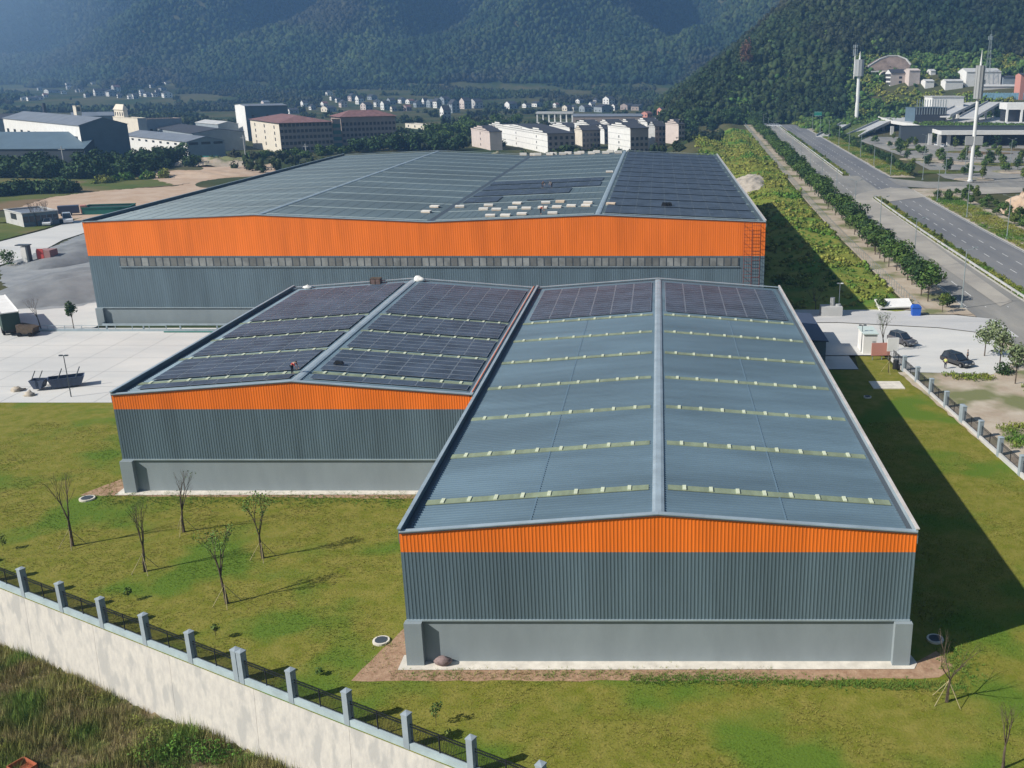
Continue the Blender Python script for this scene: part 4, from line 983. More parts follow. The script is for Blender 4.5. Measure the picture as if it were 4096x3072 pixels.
    mb.build('eyes', M['hair'], e); mb = MB(); mb.cbox(Vector((0, J['hd'][1]-.105, J['hd'][2]-.03))*s, (.018, .03, .03)); mb.build('nose', M['skin'], e)
    return e
p = flat(3780, 1475, .17); person((p.x, p.y, .17), 2.2, 'person in a yellow top and dark trousers at the near side of the black car', M['shirty'], M['shirtd'])
p = flat(3865, 1448, .17); person((p.x+.3, p.y+.6, .17), -1.9, 'person in dark clothes standing behind the bonnet of the black car', M['shirtd'], M['shirtd'])
# workers and loose items on the roofs
profC = [(-93.1, 16.85), (-65.2, 18.0), (-37.4, 16.85), (-9.9, 18.0), (17.4, 16.85)]
profB = [(-53.2, ZE), (-35.5, ZR), (-18.1, ZE)]
def on_roof(px, py, prof, dz=.06):
    z = 18.
    for _ in range(8):
        p = flat(px, py, z); z = lerpz(prof, min(max(p.x, prof[0][0]), prof[-1][0]))+dz
    return Vector((p.x, p.y, z))
p = on_roof(2163, 857, profC); p.y = max(p.y, 161.2); person(tuple(p), 1.2, 'roof worker in a red top among the pallets on the largest warehouse', M['shirtr'], M['shirtd'], 'bend')
p = on_roof(2170, 752, profC, .3); person(tuple(p), .6, 'left one of two dark clad workers crouching on the half laid solar panels', M['shirtd'], M['shirtd'], 'bend')
p = on_roof(2207, 752, profC, .3); person(tuple(p), -.6, 'right one of two dark clad workers on the half laid solar panels', M['lightgrey'], M['shirtd'], 'bend')
p = on_roof(1170, 1497, profB, .1); person(tuple(p), 1.4, 'worker in a red top at the near end of the solar roofed warehouse ridge', M['shirtr'], M['shirtd'], 'bend')
def pallet(p, w_, d_, h_, top, label, grp=None):
    e = empty('pallet_load', tuple(p), label, 'pallet', grp, random.uniform(-.15, .15))
    mb = MB(); mb.box((-w_/2, -d_/2, .12), (w_/2, d_/2, h_)); mb.build('packing_box', M[top], e)
    mb = MB()
    for y in (-d_/2+.05, 0, d_/2-.05): mb.box((-w_/2, y-.05, 0), (w_/2, y+.05, .12))
    mb.build('pallet_base', M['card'], e)
    return e
def z6(a, b): return (1500+a*.4521, 600+b*.4521)
pl = [(530, 500), (750, 500), (1005, 488), (960, 522), (1075, 525), (1260, 470), (1218, 512), (1340, 515), (1300, 565), (1155, 578), (1020, 580), (1570, 558), (1510, 465), (1640, 455), (1610, 503), (1738, 493), (1868, 490), (1885, 465), (2088, 475), (2075, 190), (1485, 508), (455, 545)]
rows_ = {}
for k, (a, b) in enumerate(pl):
    rw = 'front' if b > 545 else ('middle' if b > 500 else 'back'); rank = sorted(x for x, y in pl[:18]+pl[20:] if ('front' if y > 545 else ('middle' if y > 500 else 'back')) == rw and (x, y) != (1640, 455))
    p = on_roof(*z6(a, b+8), profC); p.y = max(p.y, 161.8)
    lab = 'pale pallet load, %s from left in the %s row near the front edge' % (nth(rank.index(a)) if a in rank else 'last', rw)
    if k == 18: lab = 'reddish pallet load just right of the ridge near the front edge'
    if k == 19: lab = 'single dark sided pallet load high up beside the right ridge'
    if k == 13: lab = 'orange tinted pallet load behind the row of pale ones'
    pallet(p, 1.6, 1.1, .36, 'card' if k in (13, 18) else 'cardw', lab, None if k in (13, 18, 19) else 'pallet loads near the front of the roof')
for k in range(14):
    a = 1350+k*62+random.uniform(-12, 12); b = (50 if k % 2 else 30)-k*1.6
    p = on_roof(*z6(a, b), profC); p.y = min(p.y, 298.)
    pallet(p, 2.0, 1.3, .7, 'cardw', 'pale pallet load, %s from left along the rear roof edge' % nth(k), 'pallet loads along the rear roof edge')
for k, x in enumerate((2655, 2668, 2679)):
    p = on_roof(x, 824, profC, .2); mb = MB(); mb.prism([(p.x-.45, p.y, p.z), (p.x+.45, p.y, p.z), (p.x+.3, p.y, p.z+.55), (p.x-.2, p.y, p.z+.65)], (0, .7, 0)); tag(mb.build('tool_bag', M['blackmetal']), 'black tool bag in a row of three on the right solar slope', 'bag', 'black bags on the right solar slope')
p = on_roof(1530, 1118, profB); p.y = min(p.y, 141.2); e = empty('wooden_crate', tuple(p), 'brown wooden crate at the rear edge of the solar roofed warehouse', 'crate')
mb = MB(); e.scale = (.65, .65, .6); mb.box((-1.3, -1.2, 0), (.9, .7, 1.3)); mb.build('crate_body', mat('crate_wood', (.17, .12, .11), .9, .2, 3), e); mb = MB()
for x in (-1.35, -.25, .85): mb.box((x, -1.25, 0), (x+.1, -1.2, 1.35))
mb.box((-1.35, -1.25, 1.3), (.95, .75, 1.36)); mb.build('crate_frame', M['bark'], e)
for k, (px, py, s_, lab) in enumerate([(1692, 1113, .6, 'crumpled white sacks at the rear end of the left ridge'), (1277, 1127, .45, 'small white sack near the rear left corner of the solar roofed warehouse'), (1188, 1152, .25, 'tiny white scrap near the left roof edge of the solar roofed warehouse')]):
    p = on_roof(px, py, profB); p.y = min(p.y, 141.); V2, T2 = ICO2; V2 = V2*(1+.25*rng.normal(size=(len(V2), 1)))*np.array((1.3, .7, .8))*s_+np.array((p.x, p.y, p.z+.4*s_)); tag(npmesh('sack', V2, T2, M['white']), lab, 'sack')
p = on_roof(1350, 1457, profB, .35); mb = MB(); mb.prism([(p.x-.5, p.y, p.z), (p.x+.6, p.y, p.z), (p.x+.4, p.y, p.z+.25), (p.x-.2, p.y, p.z+.35)], (0, .4, 0)); tag(mb.build('tool_bag', M['blackmetal']), 'small dark bag lying on the solar panels right of the ridge', 'bag')
# steel box at bottom left corner
p = at(95, 3095); e = empty('rusty_skip', (p.x, p.y, p.z+.0), 'rust orange steel tray among the weeds at the bottom left corner', 'container', None, -.5)
mb = MB(); mb.box((-1.6, -1.2, .4), (1.6, 1.2, .55)); mb.box((-1.6, -1.2, .4), (-1.5, 1.2, 1.2)); mb.box((1.5, -1.2, .4), (1.6, 1.2, 1.2)); mb.box((-1.6, 1.1, .4), (1.6, 1.2, 1.2)); mb.box((-1.6, -1.2, .4), (1.6, -1.1, 1.2))
mb.build('tray', M['rust'], e); e.scale = (.5, .5, .6)

# ------------------------------------------------------------------ buildings beyond the site
WME = {}
def unit_box(m):
    if m not in WME:
        mb = MB(); mb.box((-.5, -.06, -.5), (.5, .06, .5)); o = mb.build('window', M[m]); WME[m] = o.data; bpy.data.objects.remove(o)
    return WME[m]
BLD = []                                            # footprints, kept free of trees
def bld(nm, label, cat, C, yaw, W, D, Hh, wall='white', roof='gx', rm='darkroof', rh=2.0, over=.4, win=(), group=None, side=None, step=False, units=1, wm='window', bands=None, floors=None, sidewall=None):
    """C near corner (world), x axis = right face direction, y axis = left face direction. win: list of (face,ncol,nrow,w,h,z0,dz)"""
    e = empty(nm, (C[0], C[1], C[2]), label, cat, group, yaw)
    BLD.append((C[0], C[1], yaw, W, D))
    mb = MB(); pts = [(0, 0), (W, 0), (W, D), (0, D)]
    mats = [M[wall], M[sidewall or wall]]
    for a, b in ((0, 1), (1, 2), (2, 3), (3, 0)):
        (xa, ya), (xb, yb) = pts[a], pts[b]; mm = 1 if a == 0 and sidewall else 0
        if roof == 'gx' and a in (1, 3):
            mb.poly([(xa, ya, -1), (xb, yb, -1), (xb, yb, Hh), ((xa+xb)/2, (ya+yb)/2, Hh+rh), (xa, ya, Hh)], mm)
        elif roof == 'gy' and a in (0, 2):
            mb.poly([(xa, ya, -1), (xb, yb, -1), (xb, yb, Hh), ((xa+xb)/2, (ya+yb)/2, Hh+rh), (xa, ya, Hh)], mm)
        else: mb.poly([(xa, ya, -1), (xb, yb, -1), (xb, yb, Hh), (xa, ya, Hh)], mm)
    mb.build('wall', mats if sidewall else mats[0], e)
    mb = MB(); o = over; t = .22
    if roof == 'gx':
        for s0, s1 in ((-o, D/2), (D+o, D/2)):
            dz = -o*rh/(D/2); z0 = Hh+dz+.03
            mb.prism([(-o*.3, s0, z0), (W+o*.3, s0, z0), (W+o*.3, s1, Hh+rh+.03), (-o*.3, s1, Hh+rh+.03)], (0, 0, t))
    elif roof == 'gy':
        for s0, s1 in ((-o, W/2), (W+o, W/2)):
            z0 = Hh-o*rh/(W/2)+.03
            mb.prism([(s0, -o*.3, z0), (s0, D+o*.3, z0), (s1, D+o*.3, Hh+rh+.03), (s1, -o*.3, Hh+rh+.03)], (0, 0, t))
    elif roof == 'hip':
        k = min(W, D)/2; a, b = (k, D/2) if W > D else (W/2, k); c, d = (W-k, D/2) if W > D else (W/2, D-k)
        P = [(-o, -o, Hh), (W+o, -o, Hh), (W+o, D+o, Hh), (-o, D+o, Hh)]; R1 = (a, b, Hh+rh); R2 = (c, d, Hh+rh)
        mb.poly([(x, y, z-.01) for x, y, z in P[::-1]])
        if W > D: mb.poly([P[0], P[1], R2, R1]); mb.poly([P[1], P[2], R2]); mb.poly([P[2], P[3], R1, R2]); mb.poly([P[3], P[0], R1])
        else: mb.poly([P[0], P[1], R1]); mb.poly([P[1], P[2], R2, R1]); mb.poly([P[2], P[3], R2]); mb.poly([P[3], P[0], R1, R2])
    elif roof == 'flat':
        mb.box((.25, .25, Hh-.35), (W-.25, D-.25, Hh-.2))
    mb.build('roof', M[rm], e)
    if roof == 'flat':
        for (xa, ya), (xb, yb) in ((pts[0], pts[1]), (pts[1], pts[2]), (pts[2], pts[3]), (pts[3], pts[0])):
            mb = MB(); mb.beam((xa, ya, Hh+.12), (xb, yb, Hh+.12), .35, .24); mb.build('parapet', M[wall], e)
    if step:                                        # stepped gable parapets on the left face, one per unit
        for u in range(units):
            y0 = D*u/units; d = D/units
            for xx in ((0,) if units > 1 else (0, W)):
                mb = MB()
                for k, f in enumerate((1, .62, .28)):
                    mb.box((xx-.22, y0+d*(1-f)/2+.02, Hh-.4+k*rh*.42-.02*k), (xx+.22, y0+d*(1+f)/2-.02, Hh+.35+k*rh*.42)); mb.box((xx-.34, y0+d*(1-f)/2-.08, Hh+.35+k*rh*.42), (xx+.34, y0+d*(1+f)/2+.08, Hh+.5+k*rh*.42), 1)
                mb.build('gable_parapet', [M[wall], M['darkroof']], e)
    if floors:
        for z in floors:
            mb = MB(); mb.box((-.07, .02, z), (-.005, D-.02, z+.15)); mb.build('floor_band', M['pcgrey'], e)
    for (face, nc, nr, ww, wh, z0, dz) in win:
        Lf = W if face == 'r' else D
        for c in range(nc):
            for r_ in range(nr):
                o = bpy.data.objects.new('window', unit_box(wm)); COL.objects.link(o); o.parent = e
                s_ = Lf*(c+.5)/nc
                o.location = (s_, 0, z0+r_*dz) if face == 'r' else (0, s_, z0+r_*dz)
                if face == 'l': o.rotation_euler = (0, 0, R(90))
                o.scale = (ww, 1, wh)
    return e
def bpx(nm, label, cat, cx, cy, lx, rx, top, yaw, Y=None, **k):
    """corner photo column cx with base row cy (or depth Y); left/right photo columns; top row at the corner"""
    C = at(cx, cy) if Y is None else Vector((xat(cx, 0, Y), Y, 0))
    if Y is not None:                               # column at ground depth Y
        u = (cx-PX)/FP; z = float(hz(u*Y, Y)); C = Vector((u*(Y*CT+(CH-z)*ST), Y, z))
    y_ = R(yaw); dR = (math.cos(y_), math.sin(y_)); dL = (-math.sin(y_), math.cos(y_))
    W = abs(run(C, dR, rx)); D = abs(run(C, dL, lx)); D = k.pop('D', D); W = k.pop('W', W)
    H_ = zat(cx, top, C.y)-C.z
    return bld(nm, label, cat, C, y_, W, D, max(H_, 2), **k)
# townhouse rows
tw = dict(step=True, rm='darkroof', roof='gx', rh=2.4)
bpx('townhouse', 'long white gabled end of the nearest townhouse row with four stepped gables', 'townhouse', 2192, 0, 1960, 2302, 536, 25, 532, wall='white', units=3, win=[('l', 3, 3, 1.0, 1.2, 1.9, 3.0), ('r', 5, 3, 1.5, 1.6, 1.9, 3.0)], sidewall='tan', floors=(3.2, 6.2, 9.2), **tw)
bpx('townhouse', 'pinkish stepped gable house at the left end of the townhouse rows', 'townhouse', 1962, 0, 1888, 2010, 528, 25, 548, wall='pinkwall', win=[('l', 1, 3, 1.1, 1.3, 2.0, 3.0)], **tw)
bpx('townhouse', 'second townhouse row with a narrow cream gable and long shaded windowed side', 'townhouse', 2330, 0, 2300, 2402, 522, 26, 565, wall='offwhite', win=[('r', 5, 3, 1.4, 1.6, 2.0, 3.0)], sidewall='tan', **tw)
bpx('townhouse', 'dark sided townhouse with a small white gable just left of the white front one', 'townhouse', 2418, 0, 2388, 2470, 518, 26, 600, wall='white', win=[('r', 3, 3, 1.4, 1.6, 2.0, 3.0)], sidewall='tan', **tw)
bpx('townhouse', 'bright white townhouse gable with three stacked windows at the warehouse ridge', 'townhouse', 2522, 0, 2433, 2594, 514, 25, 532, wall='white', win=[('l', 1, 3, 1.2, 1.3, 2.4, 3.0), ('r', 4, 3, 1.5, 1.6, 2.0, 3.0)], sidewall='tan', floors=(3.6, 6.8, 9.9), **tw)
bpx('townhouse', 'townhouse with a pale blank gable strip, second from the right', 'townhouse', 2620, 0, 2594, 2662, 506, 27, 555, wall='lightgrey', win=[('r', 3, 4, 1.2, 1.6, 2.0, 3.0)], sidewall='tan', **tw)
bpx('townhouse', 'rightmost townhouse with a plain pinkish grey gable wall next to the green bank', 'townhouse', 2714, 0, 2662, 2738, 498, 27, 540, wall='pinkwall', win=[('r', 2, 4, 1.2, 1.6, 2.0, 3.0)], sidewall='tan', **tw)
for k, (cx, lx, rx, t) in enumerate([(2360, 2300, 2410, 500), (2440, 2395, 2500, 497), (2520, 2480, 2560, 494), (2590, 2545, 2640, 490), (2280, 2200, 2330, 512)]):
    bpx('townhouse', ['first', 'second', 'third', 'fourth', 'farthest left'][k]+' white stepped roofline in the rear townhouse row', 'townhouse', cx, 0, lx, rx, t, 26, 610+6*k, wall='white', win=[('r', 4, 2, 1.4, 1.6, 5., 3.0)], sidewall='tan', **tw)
# dormitories
dw = dict(wall='tan', roof='hip', rm='redroof', rh=3.2, over=1.0)
bpx('dormitory', 'cream ended five storey dormitory with a red roof, behind the largest warehouse', 'dormitory', 1128, 613, 1013, 1338, 492, 36, win=[('l', 3, 4, 1.6, 1.7, 3.6, 3.1), ('r', 13, 5, 1.5, 1.6, 1.8, 3.1)], **{**dw, 'wall': 'offwhite', 'sidewall': 'tan'})
bpx('stair_tower', 'green glazed stair bay joining the two red roofed dormitories', 'tower', 1340, 603, 1335, 1372, 478, 36, wall='tan', roof='flat', rm='darkroof', win=[('r', 1, 4, 4.5, 2.0, 3, 3.4)], wm='glassteal')
bpx('dormitory', 'shaded tan dormitory with a red roof, right of the green stair bay', 'dormitory', 1374, 600, 1370, 1590, 468, 36, win=[('r', 14, 5, 1.4, 1.6, 1.8, 3.0)], D=16, **dw)
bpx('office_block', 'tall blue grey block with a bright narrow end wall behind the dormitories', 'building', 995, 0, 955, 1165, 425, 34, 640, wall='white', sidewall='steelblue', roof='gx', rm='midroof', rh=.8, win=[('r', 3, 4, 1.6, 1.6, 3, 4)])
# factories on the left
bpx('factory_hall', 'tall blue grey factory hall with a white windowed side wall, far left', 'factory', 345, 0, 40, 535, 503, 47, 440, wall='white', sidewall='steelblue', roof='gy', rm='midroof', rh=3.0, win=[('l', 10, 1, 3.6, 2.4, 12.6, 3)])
bpx('factory_hall', 'lower factory hall with a white side wall and grey gable with a dark red door', 'factory', 757, 640, 500, 905, 569, 47, wall='white', sidewall='greywall', roof='gy', rm='midroof', rh=2.2, win=[('l', 9, 1, 3.0, 1.0, 7.0, 3), ('r', 3, 1, 4.5, 1.2, 7.6, 3)])
e = bpx('lean_to_shed', 'long low dark blue sheet shed at the left edge before the tall factory hall', 'shed', -120, 690, -150, 352, 597, 4, wall='flashd', roof='gx', rm='steelblue', rh=6.0, D=34)
bpx('factory_hall', 'dark roofed long hall at the far left edge behind the white wall', 'factory', -20, 0, -260, 205, 478, 25, 620, wall='greywall', roof='gx', rm='darkroof', rh=2.5, D=40)
bpx('office_block', 'cream block with a stepped rooftop pavilion behind the tall factory hall', 'building', 568, 0, 470, 602, 474, 48, 560, wall='offwhite', sidewall='greywall', roof='flat', rm='lightgrey', win=[('r', 2, 3, 1.3, 1.4, 2, 3.2)])
bpx('rooftop_pavilion', 'small white domed pavilion on top of the cream block', 'pavilion', 515, 0, 478, 532, 440, 48, 575, wall='offwhite', roof='hip', rm='offwhite', rh=3, win=[('l', 4, 1, 1.2, 2.0, 18, 3)])
bpx('office_block', 'purple grey block with a pale flat roof right of the cream block', 'building', 600, 0, 566, 740, 478, 48, 590, wall='tan', sidewall='greywall', roof='flat', rm='white', win=[('r', 5, 3, 1.4, 1.4, 2, 3.2)])
bpx('factory_hall', 'wide dark roofed hall behind the low factory hall', 'factory', 780, 0, 610, 985, 535, 40, 540, wall='greywall', roof='gy', rm='darkroof', rh=2)
bpx('factory_hall', 'pale roofed shed left of the tall blue grey block', 'factory', 880, 0, 790, 960, 498, 44, 640, wall='greywall', roof='gy', rm='lightgrey', rh=1.5)
bpx('tower_house', 'narrow cream tower with one dark opening behind the factory roofs', 'tower', 325, 0, 313, 345, 425, 45, 640, wall='offwhite', roof='flat', rm='offwhite', win=[('r', 1, 1, 1.8, 2.4, 19, 3)])
bpx('factory_hall', 'long grey roofed shed between the cream tower and the dark chimney', 'factory', 300, 0, 190, 470, 466, 30, 680, wall='greywall', roof='gx', rm='midroof', rh=2, D=30)
mb = MB(); x = xat(182, 460, 700); mb.tube((x*1.0, 700, 0), (x, 700, zat(182, 412, 700)), 1.6, 1.1, 10); tag(mb.build('chimney', M['darkroof']), 'slender dark chimney at the far left beyond the factory roofs', 'chimney')
bpx('annex', 'low pale flat roofed annex below the dormitories right end', 'building', 1640, 566, 1600, 1745, 543, 36, wall='offwhite', sidewall='tan', roof='flat', rm='lightgrey', win=[('r', 5, 1, 1.6, 1.4, 2, 3)])
bpx('annex', 'sunlit cream house with a flat roof left of the dark trees', 'building', 1700, 520, 1622, 1738, 500, 40, wall='offwhite', roof='flat', rm='lightgrey', win=[('l', 3, 1, 1.6, 1.6, 2, 3)])
bpx('office', 'low grey flat roofed office with bare saplings in front, left edge', 'office', 98, 912, 27, 240, 856, 50, wall='lightgrey', sidewall='steelblue', roof='flat', rm='midroof', win=[('l', 1, 1, 4.2, 1.6, 2.6, 3), ('r', 6, 1, 1.2, 1.6, 2.2, 3)])
bpx('sheet_shed', 'dark green sheet walled shed poking out left of the largest warehouse', 'shed', 330, 862, 305, 520, 834, 14, wall='green', roof='flat', rm='dgreen', D=8)
bpx('green_shelter', 'teal green fabric shelter in front of the low factory hall door', 'shelter', 780, 655, 772, 868, 632, 8, wall='green', roof='gx', rm='green', rh=.5, D=6)
e = empty('tank_truck', tuple(at(298, 862)), 'dark truck parked at the end of the green shed', 'truck', None, .5); mb = MB(); mb.box((-4, -1.2, .8), (1.5, 1.2, 3.0)); mb.build('cargo_box', M['navy'], e); mb = MB(); mb.prism([(1.8, -1.1, .6), (4, -1.1, .6), (3.9, -1.1, 2), (3.3, -1.1, 2.9), (1.8, -1.1, 2.9)], (0, 2.2, 0)); mb.build('cab', M['redpale'], e)
for x in (-3, -1, 3): mb = MB(); mb.tube((x, -1.25, .5), (x, 1.25, .5), .5, .5, 12); mb.build('wheel', M['tyre'], e)
# village houses
def house(px, py, w_, h_, k, wall='white', lab='', group=None):
    p = at(px+w_/2, py); yaw = R(38+((k*37) % 17)); d = p.y
    Wm = max(7, w_*d/FP*1.25); Hm = max(6, h_*d/FP*1.1)
    return bld('village_house', lab, 'house', (p.x-Wm*.2, p.y, p.z), yaw, Wm*.85, Wm*.8, Hm*.62, wall=wall, roof='gx' if k % 3 else 'gy', rm=('darkroof', 'redroof', 'midroof')[0 if k % 4 else (k//4) % 3], rh=Hm*.28, over=.4, sidewall='greywall' if k % 2 else None,
        win=[('l', 2, max(1, int(Hm*.62/3.0)), 1.4, 1.5, 1.9, 3.1), ('r', 2, max(1, int(Hm*.62/3.0)), 1.4, 1.5, 1.9, 3.1)], group=group)
VL = [(80, 402, 26, 12), (105, 404, 34, 14), (140, 400, 24, 14), (150, 362, 14, 10), (172, 390, 16, 14), (185, 373, 40, 10), (245, 376, 12, 10), (262, 345, 20, 9), (266, 358, 14, 9), (305, 369, 10, 10), (318, 369, 10, 11), (340, 390, 14, 12), (362, 340, 26, 12), (376, 385, 26, 28), (402, 383, 26, 26), (430, 386, 30, 26), (452, 366, 24, 24), (468, 392, 16, 12), (510, 396, 20, 20), (530, 396, 18, 20), (560, 385, 16, 24), (580, 388, 24, 18), (608, 388, 18, 16), (622, 384, 16, 24), (650, 392, 30, 26), (600, 352, 16, 10), (655, 340, 34, 12), (640, 362, 20, 12)]
for k, (a, b, w_, h_) in enumerate(VL): house(a, b, w_, h_, k, 'white', 'white house, %s from left in the far left hillside village' % nth(sorted(v[0]*1000+v[1] for v in VL).index(a*1000+b)), 'houses of the far left village')
VC = [(1305, 382, 20, 18, 'white'), (1322, 402, 18, 16, 'white'), (1208, 428, 22, 24, 'white'), (1242, 440, 16, 20, 'white'), (1290, 428, 20, 20, 'white'), (1300, 448, 40, 22, 'offwhite'), (1360, 430, 24, 28, 'pinkwall'), (1150, 456, 36, 22, 'white'), (1050, 424, 24, 20, 'pinkwall'), (1400, 405, 24, 28, 'pinkwall'), (1430, 418, 22, 34, 'white'), (1456, 442, 32, 30, 'pinkwall'), (1500, 428, 22, 28, 'white'), (1530, 440, 28, 34, 'white'), (1555, 420, 24, 26, 'greywall'), (1600, 414, 22, 22, 'white'), (1632, 416, 24, 18, 'white'), (1568, 446, 12, 16, 'offwhite'), (1660, 430, 24, 26, 'greywall'), (1694, 428, 16, 34, 'white'), (1715, 430, 26, 30, 'greywall'), (1742, 432, 24, 36, 'white'), (1770, 418, 30, 30, 'greywall'), (1768, 476, 30, 50, 'white'), (1802, 452, 32, 50, 'greywall'), (1850, 436, 32, 42, 'pinkwall'), (1893, 434, 36, 36, 'lightgrey'), (1480, 400, 26, 20, 'greywall'), (1620, 444, 26, 22, 'tan'), (1345, 410, 14, 14, 'white')]
colw = {'white': 'white', 'offwhite': 'cream', 'pinkwall': 'pinkish', 'greywall': 'grey', 'tan': 'brown', 'lightgrey': 'pale grey'}
for k, (a, b, w_, h_, wl_) in enumerate(VC):
    lab = '%s walled house, %s from left in the village beyond the dormitories' % (colw[wl_], nth(sorted(v[0]*1000+v[1] for v in VC).index(a*1000+b)))
    if (a, b) == (1768, 476): house(a, b, w_, h_, k, wl_, 'white three storey house nearest the dormitories, in front of the village')
    elif (a, b) == (1850, 436): house(a, b, w_, h_, k, wl_, 'pinkish brick house at the right side of the central village')
    elif (a, b) == (1893, 434): house(a, b, w_, h_, k, wl_, 'pale grey house at the right end of the central village')
    elif (a, b) == (1802, 452): house(a, b, w_, h_, k, wl_, 'grey block directly behind the white three storey house')
    else: house(a, b, w_, h_, k, wl_, lab, '%s village houses' % colw[wl_])
VR = [(2030, 436, 34, 28, 'white'), (2098, 432, 26, 16, 'white'), (2140, 428, 30, 20, 'white'), (2222, 430, 14, 8, 'white'), (2262, 444, 26, 22, 'offwhite'), (2290, 444, 20, 22, 'offwhite'), (2312, 414, 24, 10, 'white'), (2362, 440, 18, 30, 'white'), (2384, 412, 10, 12, 'white'), (2428, 418, 32, 30, 'white'), (2456, 442, 16, 24, 'white'), (2395, 450, 52, 30, 'greywall'), (2330, 448, 34, 26, 'greywall'), (2500, 440, 40, 24, 'tan'), (2545, 442, 40, 22, 'tan'), (2582, 470, 30, 16, 'redpale'), (2640, 458, 30, 16, 'redpale')]
for k, (a, b, w_, h_, wl_) in enumerate(VR):
    c_ = colw.get(wl_, 'reddish'); house(a, b, w_, h_, k+1, wl_, '%s works building, %s from left in the valley behind the townhouses' % (c_, nth(sorted(v[0]*1000+v[1] for v in VR).index(a*1000+b))), '%s works buildings in the valley' % c_)
bpx('factory_hall', 'long low grey hall right of the white frame structure', 'factory', 2292, 496, 2282, 2570, 466, 4, wall='tan', roof='gx', rm='midroof', rh=1.5, D=26)
C = at(2150, 505); e = empty('steel_frame', tuple(C), 'open white steel frame of a hall under construction beyond the townhouses', 'frame')
Lf = abs(run(C, (1, 0), 2290)); Hf = zat(2150, 456, C.y)-C.z
for x in np.linspace(0, Lf, 7): mb = MB(); mb.box((x-.5, -.5, 0), (x+.5, .5, Hf)); mb.build('column', M['white'], e)
mb = MB(); mb.box((-1, -1, Hf), (Lf+1, 14, Hf+1.4)); mb.build('roof_slab', M['lightgrey'], e); mb = MB(); mb.box((0, -4, 0), (Lf, 0, Hf*.35)); mb.build('low_wall', M['white'], e)

# ------------------------------------------------------------------ right side: deck, masts, hillside houses
def gy(px, Y): u = (px-PX)/FP; z = float(hz(u*Y*CT, Y)); return Vector((u*(Y*CT+(CH-z)*ST), Y, z))
zg = 3.0
def mast(base, ptop, plab, dr, box, bw, lab):
    C = at(*base); e = empty('light_mast', tuple(C), lab, 'mast'); Hm = zat(ptop[0], ptop[1], C.y)-C.z
    zd0, zd1 = zat(0, dr[1], C.y)-C.z, zat(0, dr[0], C.y)-C.z; zb0, zb1 = zat(0, box[1], C.y)-C.z, zat(0, box[0], C.y)-C.z; s = C.y/370
    mb = MB(); mb.tube((0, 0, 0), (0, 0, zd1), .75*s, .5*s, 12); mb.tube((0, 0, 0), (0, 0, .8), 1.1*s, .9*s, 12); mb.tube((0, 0, zd1), (0, 0, Hm), .4*s, .06*s, 8); mb.build('pole', M['mast'], e)
    mb = MB(); mb.tube((0, 0, zd0), (0, 0, zd1), 1.6*s, 1.6*s, 10)
    for k in range(10): a = k*.628; mb.box((1.6*s*math.cos(a)-.1, 1.6*s*math.sin(a)-.1, zd0), (1.6*s*math.cos(a)+.1, 1.6*s*math.sin(a)+.1, zd1))
    mb.build('lamp_drum', M['pcgrey'], e)
    mb = MB(); mb.box((-bw, -.6, zb0), (bw, -.35, zb1)); mb.box((-bw-.15, -.35, zb0-.15), (bw+.15, -.2, zb1+.15)); mb.build('display_board', M['pcgrey'] if bw > 2 else M['darkroof'], e)
mast((3880, 727), (3940, 200), '', (262, 395), (546, 580), 3.1, 'tall white mast with a grey drum and square board, right of the road')
mast((3425, 487), (3441, 205), '', (238, 305), (386, 408), 1.9, 'smaller white mast with a drum and black board near the far end of the ramp')
def tower(px, base, top, lab, lattice=False):
    C = at(px, base); e = empty('telecom_tower', tuple(C), lab, 'tower'); Hm = zat(px, top, C.y)-C.z; s = C.y/600
    if lattice:
        mb = MB(); 
        for x, y in ((-1, -1), (1, -1), (1, 1), (-1, 1)): mb.tube((x*1.4*s, y*1.4*s, 0), (x*.35*s, y*.35*s, Hm*.93), .12*s, .08*s, 4)
        for k in range(10):
            z = Hm*.93*k/10; z2 = Hm*.93*(k+1)/10; w1 = (1.4-1.05*k/10)*s; w2 = (1.4-1.05*(k+1)/10)*s
            for a, b in (((-1, -1), (1, -1)), ((1, -1), (1, 1)), ((1, 1), (-1, 1)), ((-1, 1), (-1, -1))): mb.tube((a[0]*w1, a[1]*w1, z), (b[0]*w2, b[1]*w2, z2), .06*s, .06*s, 3)
        mb.build('lattice', M['lampmetal'], e)
    else: mb = MB(); mb.tube((0, 0, 0), (0, 0, Hm*.93), .45*s, .3*s, 8); mb.build('pole', M['mast'], e)
    mb = MB(); mb.tube((0, 0, Hm*.9), (0, 0, Hm), .1*s, .05*s, 5); mb.build('antenna_rod', M['lampmetal'], e)
    for zf in ((.88, .80, .70) if not lattice else (.86,)):
        for k in range(3): a = k*2.09+.4; mb = MB(); mb.cbox((1.2*s*math.cos(a), 1.2*s*math.sin(a), Hm*zf), (.5*s, .5*s, 2.2*s)); mb.beam((0, 0, Hm*zf), (1.2*s*math.cos(a), 1.2*s*math.sin(a), Hm*zf), .12, .12); mb.build('antenna', M['lampmetal'], e)
tower(3415, 325, 168, 'white telecom pole with three antenna rings above the forest edge')
tower(3945, 345, 120, 'thin lattice tower rising behind the large white hillside hall', True)
